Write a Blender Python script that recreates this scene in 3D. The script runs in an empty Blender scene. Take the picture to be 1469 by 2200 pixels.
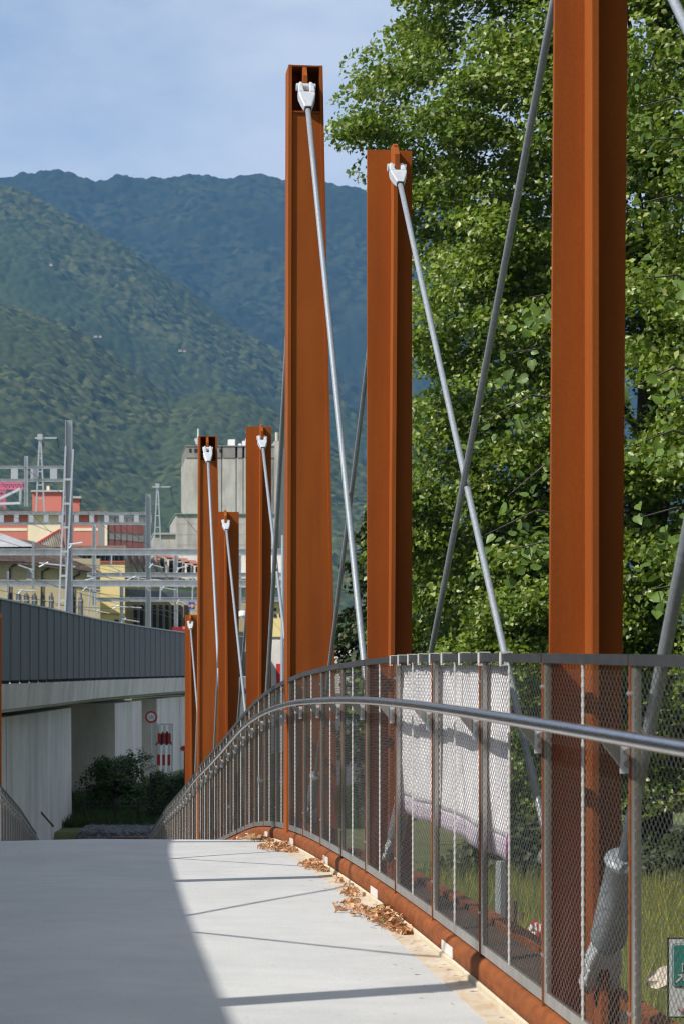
import bpy, math, random
import numpy as np
from mathutils import Vector, Matrix
from mathutils.noise import noise as pnoise
random.seed(7); RNG = np.random.default_rng(11)
S = bpy.context.scene; COL = S.collection

# ------------------------------------------------------------------ camera, light, exposure
F = 4666.0                       # focal length in photo pixels (2200 px high frame)
cam_d = bpy.data.cameras.new('camera'); cam = bpy.data.objects.new('camera', cam_d); COL.objects.link(cam)
cam_d.sensor_fit = 'VERTICAL'; cam_d.sensor_height = 36; cam_d.sensor_width = 24
cam_d.lens = F / 2200 * 36; cam_d.shift_y = 340 / 2200
cam.location = (0, 0, 0); cam.rotation_euler = (math.radians(90), 0, 0)
cam_d.clip_start = 0.1; cam_d.clip_end = 20000
cam_d.dof.use_dof = True; cam_d.dof.focus_distance = 13.5; cam_d.dof.aperture_fstop = 9.0
S.camera = cam
SUN = Vector((-0.946, -0.511, 1.12)).normalized()
w = bpy.data.worlds.new('World'); S.world = w; w.use_nodes = True
nt = w.node_tree; nt.nodes.clear()
def N(nt, t, **k):
    n = nt.nodes.new(t)
    for a, v in k.items(): setattr(n, a, v)
    return n
out = N(nt, 'ShaderNodeOutputWorld'); bg = N(nt, 'ShaderNodeBackground'); bg.inputs[1].default_value = 0.125
sky = N(nt, 'ShaderNodeTexSky', sky_type='NISHITA', sun_disc=False)
sky.sun_elevation = math.asin(SUN.z); sky.sun_rotation = math.atan2(SUN.x, SUN.y)
sky.air_density = 1.0; sky.dust_density = 0.4; sky.ozone_density = 2.0
tc = N(nt, 'ShaderNodeTexCoord'); mp = N(nt, 'ShaderNodeMapping'); mp.inputs['Scale'].default_value = (6, 6, 12)
mp.inputs['Location'].default_value = (0.1, 8.4, 2.6)
cn = N(nt, 'ShaderNodeTexNoise'); cn.inputs['Scale'].default_value = 1.0; cn.inputs['Detail'].default_value = 9; cn.inputs['Roughness'].default_value = 0.52
cr = N(nt, 'ShaderNodeValToRGB'); cr.color_ramp.elements[0].position = 0.40; cr.color_ramp.elements[1].position = 0.62
cr.color_ramp.elements[0].color = (0.36, 0.36, 0.36, 1); cr.color_ramp.elements[1].color = (0.85, 0.85, 0.85, 1)
mx = N(nt, 'ShaderNodeMix', data_type='RGBA'); mx.inputs[7].default_value = (6.5, 6.9, 7.5, 1)
L = nt.links.new
L(tc.outputs['Generated'], mp.inputs[0]); L(mp.outputs[0], cn.inputs['Vector']); L(cn.outputs[0], cr.inputs[0])
L(cr.outputs[0], mx.inputs[0]); L(sky.outputs[0], mx.inputs[6]); L(mx.outputs[2], bg.inputs[0]); L(bg.outputs[0], out.inputs[0])
sd = bpy.data.lights.new('sun', 'SUN'); sd.energy = 4.9; sd.angle = math.radians(0.53); sd.color = (1.0, 0.95, 0.87)
sun = bpy.data.objects.new('sun', sd); COL.objects.link(sun); sun.rotation_euler = SUN.to_track_quat('Z', 'Y').to_euler(); sun.location = (-20, -10, 30)
S.view_settings.view_transform = 'Standard'; S.view_settings.look = 'None'; S.view_settings.gamma = 1
S.view_settings.exposure = 0.0; S.view_settings.use_curve_mapping = False
S.render.engine = 'CYCLES'; S.cycles.use_denoising = True; S.cycles.denoising_prefilter = 'NONE'; S.cycles.filter_width = 1.15
S.cycles.max_bounces = 6; S.cycles.diffuse_bounces = 3; S.cycles.transparent_max_bounces = 8; S.cycles.volume_bounces = 0

# ------------------------------------------------------------------ helpers
def P(u, v, Y): return Vector(((u - 734.5) * Y / F, Y, (1440 - v) * Y / F))
AX = Vector((-0.1138, 0.9935, 0)); RT = Vector((0.9935, 0.1138, 0)); UP = Vector((0, 0, 1))
def W(t, l, z): return AX * t + RT * l + UP * z
PY = [-40, -15, 0, 6.2, 7.4, 8.55, 9.8, 11, 12.2, 13.4, 14.6, 15.8, 18.2, 20.5, 22.8, 24.1, 26.55, 30.1, 35.7, 44.9, 55, 66, 80]
PZ = [-2.6, -.9, -.02, .044, .055, .066, .071, .071, .06, .04, .017, -.012, -.121, -.286, -.523, -.667, -.92, -1.265, -1.89, -2.83, -4.0, -5.17, -6.7]
def zt(t):
    Y = np.asarray(t) * .9935 + .17
    s = 0
    for k in (-.8, -.4, 0, .4, .8): s = s + np.interp(Y + k, PY, PZ)
    return s / 5
def zd(t): return float(zt(t)) - 1.31
LR, LL = 1.521, -1.49            # lateral planes of the two railings
def T(i): return 6.036 + 1.2079 * i

class MB:
    def __init__(s): s.v = []; s.f = []; s.m = []; s.cm = 0
    def add(s, vs, fs):
        o = len(s.v); s.v += [tuple(p) for p in vs]; s.f += [tuple(i + o for i in f) for f in fs]; s.m += [s.cm] * len(fs); return s
    def hexa(s, p):   # 8 points, bottom 4 then top 4
        return s.add(p, [(3, 2, 1, 0), (4, 5, 6, 7), (0, 1, 5, 4), (1, 2, 6, 5), (2, 3, 7, 6), (3, 0, 4, 7)])
    def box(s, c, sz, X=Vector((1, 0, 0)), Y=Vector((0, 1, 0)), Z=UP):
        c = Vector(c); a, b, d = X * sz[0] / 2, Y * sz[1] / 2, Z * sz[2] / 2
        return s.hexa([c - a - b - d, c + a - b - d, c + a + b - d, c - a + b - d, c - a - b + d, c + a - b + d, c + a + b + d, c - a + b + d])
    def bb(s, x0, x1, y0, y1, z0, z1): return s.box(((x0 + x1) / 2, (y0 + y1) / 2, (z0 + z1) / 2), (x1 - x0, y1 - y0, z1 - z0))
    def wb(s, t0, t1, l0, l1, z0, z1): return s.box(W((t0 + t1) / 2, (l0 + l1) / 2, (z0 + z1) / 2), (l1 - l0, t1 - t0, z1 - z0), RT, AX, UP)
    def beam(s, a, b, wd, h, up=UP):
        a = Vector(a); b = Vector(b); d = (b - a).normalized(); x = d.cross(up)
        if x.length < 1e-4: x = Vector((1, 0, 0))
        x.normalize(); y = x.cross(d)
        return s.box((a + b) / 2, (wd, (b - a).length, h), x, d, y)
    def ring(s, c, x, y, r, n): return [c + x * (r * math.cos(2 * math.pi * k / n)) + y * (r * math.sin(2 * math.pi * k / n)) for k in range(n)]
    def tube(s, pts, r, n=8, caps=True):
        pts = [Vector(p) for p in pts]; m = len(pts); rs = r if isinstance(r, (list, tuple)) else [r] * m
        vs = []; px = None
        for i, p in enumerate(pts):
            d = (pts[min(i + 1, m - 1)] - pts[max(i - 1, 0)]).normalized()
            if px is None:
                px = d.cross(UP if abs(d.z) < .95 else Vector((0, 1, 0))).normalized()
            x = (px - d * px.dot(d)).normalized(); px = x; y = d.cross(x)
            vs += s.ring(p, x, y, rs[i], n)
        fs = []
        for i in range(m - 1):
            for k in range(n):
                a = i * n + k; b = i * n + (k + 1) % n; fs.append((a, b, b + n, a + n))
        if caps: fs.append(tuple(range(n))[::-1]); fs.append(tuple((m - 1) * n + k for k in range(n)))
        return s.add(vs, fs)
    def prism(s, pts, d):    # polygon extruded by vector d
        n = len(pts); d = Vector(d); pts = [Vector(p) for p in pts]
        return s.add(pts + [p + d for p in pts], [tuple(range(n))[::-1], tuple(range(n, 2 * n))] + [(k, (k + 1) % n, n + (k + 1) % n, n + k) for k in range(n)])
    def build(s, name, mats, parent=None, smooth=False, loc=None):
        if not isinstance(mats, (list, tuple)): mats = [mats]
        if parent is not None: org = Vector(parent['_o'])
        else:
            a = np.array(s.v); org = Vector(((a[:, 0].min() + a[:, 0].max()) / 2, (a[:, 1].min() + a[:, 1].max()) / 2, a[:, 2].min()))
        me = bpy.data.meshes.new(name); a = np.array(s.v) - np.array(org)
        me.from_pydata(a.tolist(), [], s.f)
        for m in mats: me.materials.append(m)
        if len(mats) > 1: me.polygons.foreach_set('material_index', s.m)
        if smooth: me.shade_smooth()
        me.validate(); me.update()
        o = bpy.data.objects.new(name, me); COL.objects.link(o)
        o['_o'] = tuple(org)
        if parent is not None: o.parent = parent
        else: o.location = org
        return o
def tag(o, label=None, cat=None, group=None, kind=None):
    for k, v in (('label', label), ('category', cat), ('group', group), ('kind', kind)):
        if v: o[k] = v
    return o
def thing(name, label, cat, loc, group=None):
    o = bpy.data.objects.new(name, None); COL.objects.link(o); o.location = loc; o['_o'] = tuple(loc); o.empty_display_size = .2
    return tag(o, label, cat, group)
def inst(src, name, parent, pos, rot=None):      # a copy sharing mesh data
    o = bpy.data.objects.new(name, src.data); COL.objects.link(o)
    if parent is not None: o.parent = parent; pos = Vector(pos) - Vector(parent['_o'])
    o.location = pos
    if rot is not None: o.rotation_euler = rot
    return o
def fast_mesh(name, V, Fc, mat, parent=None, rnd=None, smooth=False):
    V = np.asarray(V, dtype=np.float32); Fc = np.asarray(Fc, dtype=np.int32); k = Fc.shape[1]
    org = np.array(parent['_o']) if parent is not None else np.array([V[:, 0].mean(), V[:, 1].mean(), V[:, 2].min()])
    me = bpy.data.meshes.new(name); me.vertices.add(len(V)); me.vertices.foreach_set('co', (V - org).astype(np.float32).ravel())
    me.loops.add(Fc.size); me.loops.foreach_set('vertex_index', Fc.ravel())
    me.polygons.add(len(Fc)); me.polygons.foreach_set('loop_start', np.arange(len(Fc), dtype=np.int32) * k)
    me.polygons.foreach_set('loop_total', np.full(len(Fc), k, dtype=np.int32))
    me.update(calc_edges=True)
    if rnd is not None:
        at = me.attributes.new('rnd', 'FLOAT', 'POINT'); at.data.foreach_set('value', np.asarray(rnd, dtype=np.float32))
    me.materials.append(mat)
    if smooth: me.shade_smooth()
    o = bpy.data.objects.new(name, me); COL.objects.link(o); o['_o'] = tuple(float(q) for q in org)
    if parent is not None: o.parent = parent
    else: o.location = org
    return o

# ------------------------------------------------------------------ materials
def mat(name, c1, c2=None, scale=4.0, rough=.7, metal=0.0, stretch=(1, 1, 1), c3=None, s3=(1, 1, .12), a3=.5, bump=0.0, bscale=40, lo=.35, hi=.65, spec=.5, dist=.01, speck=0.0, sps=150):
    m = bpy.data.materials.new(name); m.use_nodes = True; n = m.node_tree; b = n.nodes['Principled BSDF']
    b.inputs['Roughness'].default_value = rough; b.inputs['Metallic'].default_value = metal
    b.inputs['Specular IOR Level'].default_value = spec
    if c2 is None: b.inputs['Base Color'].default_value = (*c1, 1)
    t = N(n, 'ShaderNodeTexCoord'); mp = N(n, 'ShaderNodeMapping'); mp.inputs['Scale'].default_value = stretch
    n.links.new(t.outputs['Object'], mp.inputs[0])
    if c2 is not None:
        q = N(n, 'ShaderNodeTexNoise'); q.inputs['Scale'].default_value = scale; q.inputs['Detail'].default_value = 6; q.inputs['Roughness'].default_value = .6
        n.links.new(mp.outputs[0], q.inputs['Vector'])
        r = N(n, 'ShaderNodeValToRGB'); r.color_ramp.elements[0].position = lo; r.color_ramp.elements[1].position = hi
        r.color_ramp.elements[0].color = (*c1, 1); r.color_ramp.elements[1].color = (*c2, 1)
        n.links.new(q.outputs[0], r.inputs[0]); last = r.outputs[0]
        if c3 is not None:
            mp3 = N(n, 'ShaderNodeMapping'); mp3.inputs['Scale'].default_value = s3; n.links.new(t.outputs['Object'], mp3.inputs[0])
            q3 = N(n, 'ShaderNodeTexNoise'); q3.inputs['Scale'].default_value = scale * 1.7; q3.inputs['Detail'].default_value = 5
            n.links.new(mp3.outputs[0], q3.inputs['Vector'])
            r3 = N(n, 'ShaderNodeMapRange'); r3.inputs[1].default_value = .45; r3.inputs[2].default_value = .75; r3.inputs[4].default_value = a3
            n.links.new(q3.outputs[0], r3.inputs[0])
            mx = N(n, 'ShaderNodeMix', data_type='RGBA'); mx.inputs[7].default_value = (*c3, 1)
            n.links.new(r3.outputs[0], mx.inputs[0]); n.links.new(last, mx.inputs[6]); last = mx.outputs[2]
        if speck:
            q4 = N(n, 'ShaderNodeTexNoise'); q4.inputs['Scale'].default_value = sps; q4.inputs['Detail'].default_value = 3; q4.inputs['Roughness'].default_value = .7
            n.links.new(t.outputs['Object'], q4.inputs['Vector'])
            r4 = N(n, 'ShaderNodeMapRange'); r4.inputs[1].default_value = .3; r4.inputs[2].default_value = .7; r4.inputs[3].default_value = 1 - speck; r4.inputs[4].default_value = 1 + speck
            n.links.new(q4.outputs[0], r4.inputs[0]); vm = N(n, 'ShaderNodeVectorMath', operation='SCALE')
            n.links.new(last, vm.inputs[0]); n.links.new(r4.outputs[0], vm.inputs['Scale']); last = vm.outputs[0]
        n.links.new(last, b.inputs['Base Color'])
    if bump:
        q = N(n, 'ShaderNodeTexNoise'); q.inputs['Scale'].default_value = bscale; q.inputs['Detail'].default_value = 4
        n.links.new(mp.outputs[0], q.inputs['Vector'])
        bp = N(n, 'ShaderNodeBump'); bp.inputs['Strength'].default_value = bump; bp.inputs['Distance'].default_value = dist
        n.links.new(q.outputs[0], bp.inputs['Height']); n.links.new(bp.outputs[0], b.inputs['Normal'])
    return m
def leafmat(name, dark, light, tr=.35, rough=.45, third=None):
    m = bpy.data.materials.new(name); m.use_nodes = True; n = m.node_tree; b = n.nodes['Principled BSDF']
    at = N(n, 'ShaderNodeAttribute'); at.attribute_name = 'rnd'
    r = N(n, 'ShaderNodeValToRGB'); r.color_ramp.elements[0].color = (*dark, 1); r.color_ramp.elements[1].color = (*light, 1)
    if third:
        e = r.color_ramp.elements.new(.93); e.color = (*light, 1); r.color_ramp.elements[2].color = (*third, 1)
    n.links.new(at.outputs['Fac'], r.inputs[0]); n.links.new(r.outputs[0], b.inputs['Base Color'])
    b.inputs['Roughness'].default_value = rough; b.inputs['Specular IOR Level'].default_value = .4
    tl = N(n, 'ShaderNodeBsdfTranslucent'); n.links.new(r.outputs[0], tl.inputs[0])
    ms = N(n, 'ShaderNodeMixShader'); ms.inputs[0].default_value = tr; o = n.nodes['Material Output']
    n.links.new(b.outputs[0], ms.inputs[1]); n.links.new(tl.outputs[0], ms.inputs[2]); n.links.new(ms.outputs[0], o.inputs[0])
    return m
M = {}
M['rust'] = mat('weathering_steel', (.290, .070, .010), (.375, .097, .013), 2.2, .82, 0, (1, 1, .35), (.20, .050, .012), (2.6, 2.6, .09), .55, .2, 140, spec=.22, dist=.002, speck=.09, sps=90)
M['rust_beam'] = mat('weathering_steel_edge', (.17, .050, .014), (.31, .090, .020), 9, .8, 0, (1, 1, 2), (.20, .065, .025), (6, 6, .8), .6, .3, 120, spec=.3, dist=.002)
M['galv'] = mat('galvanised_steel', (.42, .45, .48), (.52, .55, .58), 22, .5, .35, (1, 1, 1), bump=.1, bscale=90, dist=.001)
M['rope'] = mat('galvanised_rope', (.27, .30, .33), (.36, .39, .42), 60, .5, .35)
M['cast'] = mat('cast_zinc', (.58, .60, .63), (.70, .72, .75), 25, .42, .3)
M['steel'] = mat('brushed_stainless', (.40, .385, .36), (.52, .50, .47), 30, .36, .8, (1, 1, .2))
M['toprail'] = mat('dark_top_rail', (.10, .105, .115), (.14, .145, .155), 12, .42, .7)
M['handrail'] = mat('polished_stainless', (.52, .52, .52), (.60, .60, .60), 14, .24, 1.0)
M['wire'] = mat('mesh_wire', (.26, .255, .25), None, rough=.4, metal=.8)
M['rod'] = mat('laced_rod', (.62, .61, .59), None, rough=.5, metal=.2)
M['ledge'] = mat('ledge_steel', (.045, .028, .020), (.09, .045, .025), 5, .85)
M['galv_light'] = mat('light_galvanised', (.40, .42, .44), (.54, .56, .58), 3, .5, .2)
M['dark'] = mat('dark_recess', (.012, .011, .010), None, rough=.9)
M['deck'] = mat('deck_coating', (.50, .505, .50), (.57, .57, .56), 1.6, .78, 0, (1, 1, 1), (.42, .425, .43), (1.0, 1.8, 1), .35, .5, 220, spec=.3, dist=.003, speck=.12, sps=170)
M['gutter'] = mat('stained_gutter', (.56, .46, .33), (.62, .56, .46), 3, .75, 0, (1, 1, 1), (.46, .30, .16), (4, 1.5, 1), .75, .2, 200, dist=.002)
M['kerb'] = mat('cream_kerb', (.58, .52, .38), (.66, .61, .48), 8, .8, 0, (1, 1, 1), (.50, .36, .18), (4, 4, 4), .5, .2, 150)
M['white'] = mat('white_plastic', (.78, .76, .74), None, rough=.4)
M['banner'] = mat('white_banner', (.88, .87, .89), (.92, .91, .93), 5, .75)
M['hem'] = mat('banner_hem', (.62, .56, .64), None, rough=.8)
M['magenta'] = mat('magenta_hem', (.55, .06, .42), None, rough=.7)
M['leaf_dry'] = leafmat('dry_leaves', (.28, .11, .05), (.85, .52, .30), .15, .8, (.10, .18, .03))
def concrete(name, c1, c2, c3, lines=0.0):
    return mat(name, c1, c2, .8, .85, 0, (1, 1, .6), c3, (1.3, 1.3, .12), .55, .3, 30, dist=.01, speck=.08, sps=12)
M['conc'] = concrete('viaduct_concrete', (.56, .53, .49), (.70, .67, .61), (.36, .35, .33))
M['conc_silo'] = concrete('silo_concrete', (.32, .305, .27), (.44, .42, .37), (.20, .19, .175))
M['zinc'] = mat('zinc_panel', (.055, .070, .085), (.082, .098, .115), 1.2, .55, .2, (3, 3, .12), (.05, .062, .074), (5, 5, .06), .6)
M['seam'] = mat('rusty_seam', (.24, .19, .165), None, rough=.8)
M['asphalt'] = mat('asphalt', (.05, .05, .052), (.08, .08, .082), 5, .9)
M['gravel'] = mat('gravel', (.06, .065, .07), (.20, .205, .21), 6, .9, bump=.8, bscale=8, dist=.05)
M['pink'] = mat('red_render', (.46, .13, .095), (.52, .16, .12), .4, .9, 0, (1, 1, .4), (.40, .16, .11), (.6, .6, .1), .5)
M['cream'] = mat('cream_render', (.68, .58, .40), (.74, .65, .47), .4, .9)
M['yellow'] = mat('yellow_render', (.68, .55, .24), (.74, .61, .30), .5, .9, 0, (1, 1, .3), (.55, .44, .22), (.8, .8, .1), .5)
M['ochre'] = mat('ochre_render', (.34, .29, .17), (.42, .36, .22), .5, .9, 0, (1, 1, .3), (.26, .22, .15), (.9, .9, .1), .6)
M['tile_roof'] = mat('brown_tiles', (.07, .045, .04), (.13, .085, .07), 3, .9, bump=.5, bscale=3, dist=.1)
M['tile_red'] = mat('red_tiles', (.28, .10, .08), (.40, .17, .12), 2.5, .85, bump=.5, bscale=3, dist=.1)
M['greyroof'] = mat('grey_roof', (.33, .33, .33), (.44, .44, .43), 1, .8)
M['brownroof'] = mat('brown_roof', (.16, .10, .08), (.22, .15, .12), 1, .8)
M['glass'] = mat('window_glass', (.03, .04, .055), (.07, .085, .11), .6, .15)
M['frame_grey'] = mat('grey_frame', (.30, .29, .28), None, rough=.7)
M['red_frame'] = mat('red_frame', (.35, .08, .05), None, rough=.7)
M['black'] = mat('black_rubber', (.02, .02, .022), None, rough=.6)
M['wire_dark'] = mat('overhead_wire', (.06, .06, .06), None, rough=.6)
M['cranepink'] = mat('crane_paint', (.55, .12, .22), None, rough=.6)
M['signred'] = mat('sign_red', (.45, .02, .025), None, rough=.5)
M['signwhite'] = mat('sign_white', (.72, .72, .72), (.66, .67, .66), 6, .5)
M['signblue'] = mat('sign_blue', (.02, .08, .50), None, rough=.4)
M['signgreen'] = mat('sign_green', (.01, .20, .17), (.015, .24, .20), 8, .4)
M['orange'] = mat('sign_orange', (.85, .38, .03), None, rough=.5)
M['bark'] = mat('bark', (.06, .05, .04), (.13, .11, .09), 8, .95, 0, (1, 1, .2), bump=.6, bscale=18, dist=.03)
M['wood'] = mat('rusty_rail', (.10, .06, .045), (.16, .10, .07), 5, .9)
M['rock'] = mat('pale_boulder', (.46, .38, .30), (.62, .54, .44), 2, .9, bump=.6, bscale=5, dist=.05)
M['leaf'] = leafmat('linden_leaves', (.050, .105, .009), (.235, .330, .034), .36, .36, (.66, .66, .30))
M['leaf_big'] = leafmat('bright_linden_leaves', (.07, .13, .02), (.19, .30, .05), .4, .4)
M['leaf_dark'] = leafmat('dark_leaves', (.016, .028, .008), (.055, .085, .018), .2, .5, (.22, .17, .08))
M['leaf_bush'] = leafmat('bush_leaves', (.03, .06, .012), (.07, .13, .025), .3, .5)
M['grassblade'] = leafmat('grass_blades', (.16, .21, .03), (.46, .46, .14), .45, .6, (.75, .60, .06))
M['shadewall'] = concrete('shade_wall_concrete', (.42, .42, .41), (.50, .50, .48), (.33, .33, .33))

# ------------------------------------------------------------------ ground
def sm(x): x = np.clip(x, 0, 1); return x * x * (3 - 2 * x)
def vn(x, y, seed=0):       # value noise
    xi = np.floor(x).astype(np.int64); yi = np.floor(y).astype(np.int64); fx = sm(x - xi); fy = sm(y - yi)
    def h(a, b): 
        n = (a * 374761393 + b * 668265263 + seed * 974711) & 0xffffffff
        n = ((n ^ (n >> 13)) * 1274126177) & 0xffffffff
        return ((n ^ (n >> 16)) & 0xffff) / 65535.0
    return (h(xi, yi) * (1 - fx) + h(xi + 1, yi) * fx) * (1 - fy) + (h(xi, yi + 1) * (1 - fx) + h(xi + 1, yi + 1) * fx) * fy
def fbm(x, y, o=4, seed=0):
    s = 0; a = .5
    for k in range(o): s = s + a * vn(x * 2 ** k, y * 2 ** k, seed + k); a *= .5
    return s
def ground_z(X, Y):
    X = np.asarray(X, float); Y = np.asarray(Y, float); l = X + .1145 * Y
    right = sm((l - 2.3) / 2.5)
    near = -4.9 + .75 * right + .25 * (fbm(X / 6, Y / 6) - .5)
    ramp = -6.1
    inb = (1 - sm((np.abs(l) - 2.2) / 1.5)) * sm((Y - 28) / 8) * (1 - sm((Y - 61.5) / 1.5))
    far = -4.72 + .4 * sm((Y - 64) / 10) + .12 * (fbm(X / 3, Y / 3, 3, 5) - .5)
    z = near * (1 - sm((Y - 50) / 10)) + far * sm((Y - 50) / 10)
    z = z * (1 - inb) + ramp * inb
    return z + .0 * X
gx = np.concatenate([np.linspace(-900, -30, 30), np.linspace(-29, 29, 117), np.linspace(30, 900, 30)])
gy = np.concatenate([np.linspace(-150, -10, 20), np.linspace(-9, 100, 219), np.linspace(105, 1100, 50)])
GX, GY = np.meshgrid(gx, gy); GZ = ground_z(GX, GY)
def grid_faces(ny, nx):
    a = (np.arange(ny - 1)[:, None] * nx + np.arange(nx - 1)[None]).ravel(); return np.stack([a, a + 1, a + 1 + nx, a + nx], 1)
gm = mat('meadow_ground', (.07, .095, .022), (.15, .17, .05), 1.1, .95, 0, (1, 1, 1), (.14, .11, .06), (.3, .3, .3), .6, .6, 14, dist=.04)
ground = fast_mesh('ground', np.stack([GX.ravel(), GY.ravel(), GZ.ravel()], 1), grid_faces(len(gy), len(gx)), gm, smooth=True)
tag(ground, 'grassy ground below and around the footbridge', kind='structure')

# ------------------------------------------------------------------ forested mountains
def crestZ(pts, Y): 
    u = np.array([p[0] for p in pts]); v = np.array([p[1] for p in pts])
    return (u - 734.5) * Y / F, (1440 - v) * Y / F
def crowns(X, Y, cell, amp, seed):
    cx = np.floor(X / cell); cy = np.floor(Y / cell); best = np.full(X.shape, 9.0); hh = np.zeros(X.shape)
    for dx in (-1, 0, 1):
        for dy in (-1, 0, 1):
            a = (cx + dx).astype(np.int64); b = (cy + dy).astype(np.int64)
            n = (a * 73856093 ^ b * 19349663 ^ seed * 83492791) & 0xffffffff; n = ((n ^ (n >> 13)) * 1274126177) & 0xffffffff
            jx = (n & 0xff) / 255; jy = ((n >> 8) & 0xff) / 255; r = .55 + .45 * ((n >> 16) & 0xff) / 255
            d = np.hypot(X / cell - a - jx, Y / cell - b - jy); m = d < best
            hh = np.where(m, r, hh); best = np.where(m, d, best)
    return amp * hh * np.sqrt(np.clip(1 - (best / .85) ** 2, 0, 1))
FM = {}
def forestmat(name, a, b, c, sc):
    m = bpy.data.materials.new(name); m.use_nodes = True; n = m.node_tree; bs = n.nodes['Principled BSDF']; bs.inputs['Roughness'].default_value = .95
    bs.inputs['Specular IOR Level'].default_value = .1
    t = N(n, 'ShaderNodeTexCoord'); v = N(n, 'ShaderNodeTexVoronoi'); v.inputs['Scale'].default_value = 1 / sc; n.links.new(t.outputs['Object'], v.inputs['Vector'])
    sp = N(n, 'ShaderNodeSeparateColor'); n.links.new(v.outputs['Color'], sp.inputs[0])
    r = N(n, 'ShaderNodeValToRGB'); r.color_ramp.elements[0].color = (*a, 1); r.color_ramp.elements[1].color = (*b, 1)
    n.links.new(sp.outputs[0], r.inputs[0])
    q = N(n, 'ShaderNodeTexNoise'); q.inputs['Scale'].default_value = 1 / 160; q.inputs['Detail'].default_value = 5; n.links.new(t.outputs['Object'], q.inputs['Vector'])
    rr = N(n, 'ShaderNodeMapRange'); rr.inputs[1].default_value = .42; rr.inputs[2].default_value = .62; n.links.new(q.outputs[0], rr.inputs[0])
    mx = N(n, 'ShaderNodeMix', data_type='RGBA'); mx.inputs[7].default_value = (*c, 1); n.links.new(rr.outputs[0], mx.inputs[0]); n.links.new(r.outputs[0], mx.inputs[6])
    n.links.new(mx.outputs[2], bs.inputs['Base Color'])
    return m
def hill(name, label, crest, Yc, y0, skew, nx, ny, cell, amp, m, xr, gul, seed, conc=1.15, wob=60):
    cx, cz = crestZ(crest, Yc)
    xs = np.linspace(xr[0], xr[1], nx); ys = np.linspace(0, 1, ny)
    X, Sx = np.meshgrid(xs, ys)
    yc = Yc + skew * X + wob * (fbm(X / 260, X * 0 + 3, 3, seed) - .5)
    top = np.interp(X, cx, cz) * yc / Yc
    fr = ys[int(ny * .86)]
    s = np.clip(Sx / fr, 0, 1); Y = y0 + (yc - y0) * s; over = np.clip((Sx - fr) / (1 - fr), 0, 1); Y = Y + over * 320
    z = -14 + (top + 14) * (s ** conc) - over ** 1.4 * 210
    g = (fbm((X + .45 * Y) / 330, (Y - .2 * X) / 520, 4, seed) - .47) * gul * np.sin(np.pi * np.clip(s, 0, 1)) ** .7
    z = z + g + crowns(X, Y, cell, amp, seed) + (fbm(X / 40, Y / 40, 2, seed + 9) - .4) * amp * .8
    o = fast_mesh(name, np.stack([X.ravel(), Y.ravel(), z.ravel()], 1), grid_faces(ny, nx), m, smooth=False)
    return tag(o, label, kind='structure')
m_far = forestmat('far_forest_cloud_shade', (.010, .022, .012), (.050, .062, .028), (.020, .032, .018), 12)  # darker than the nearer slopes: cloud shade put into the forest colour
m_mid = forestmat('mid_forest', (.014, .028, .010), (.098, .112, .040), (.040, .060, .020), 8)
m_near = forestmat('near_forest', (.014, .028, .010), (.110, .122, .046), (.050, .070, .026), 6.5)
hill('mountain', 'far wooded mountain ridge under the sky', [(-250, 410), (-60, 398), (0, 393), (45, 378), (90, 374), (130, 376), (165, 386), (205, 397), (250, 385), (285, 392), (330, 391), (380, 387), (420, 382), (480, 392), (530, 385), (580, 388), (620, 392), (700, 402), (780, 415), (860, 425), (950, 440), (1150, 480), (1700, 560)],
     3900, 2300, -.12, 480, 340, 14, 12, m_far, (-950, 1150), 330, 21)
hill('hill', 'sunlit wooded spur falling to the right', [(-300, 400), (-60, 405), (0, 408), (50, 430), (100, 452), (150, 482), (240, 525), (320, 575), (400, 630), (480, 695), (560, 735), (640, 790), (720, 855), (800, 915), (900, 985), (1100, 1120), (1500, 1330)],
     2700, 1750, -.22, 540, 440, 9, 8, m_mid, (-620, 620), 260, 33)
hill('hill', 'lower wooded spur with a dark gully above it', [(-300, 640), (-60, 660), (0, 668), (80, 690), (150, 712), (220, 760), (300, 820), (380, 868), (450, 850), (520, 858), (600, 900), (680, 945), (780, 1000), (900, 1070), (1100, 1200), (1500, 1360)],
     1900, 1150, -.15, 520, 420, 7.2, 6.5, m_near, (-420, 430), 120, 45, 1.05, 40)

# ------------------------------------------------------------------ footbridge
bridge = thing('footbridge', 'arched footbridge with pale coated deck between rusty steel edges', 'footbridge', W(12, 0, -1.6))
ts = np.arange(-14, 61.01, .3); ls = [-1.455, -.9, 0, .9, 1.385]
vs = []; fs = []
for t in ts:
    for l in ls: vs.append(W(t, l, zd(t) + .0 + .022 * (1 - abs(l) / 1.45)))
n = len(ls)
for i in range(len(ts) - 1):
    for k in range(n - 1): a = i * n + k; fs.append((a, a + 1, a + 1 + n, a + n))
b = MB(); b.add(vs, fs)
for i in range(0, len(ts) - 1):
    t0, t1 = ts[i], ts[i + 1]; z0, z1 = zd(t0), zd(t1)
    for l in (-1.455, 1.485):
        pass
    b.add([W(t0, -1.455, z0 - .25), W(t0, 1.485, z0 - .25), W(t1, 1.485, z1 - .25), W(t1, -1.455, z1 - .25)], [(3, 2, 1, 0)])
b.build('deck', M['deck'], bridge, smooth=False)
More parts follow.
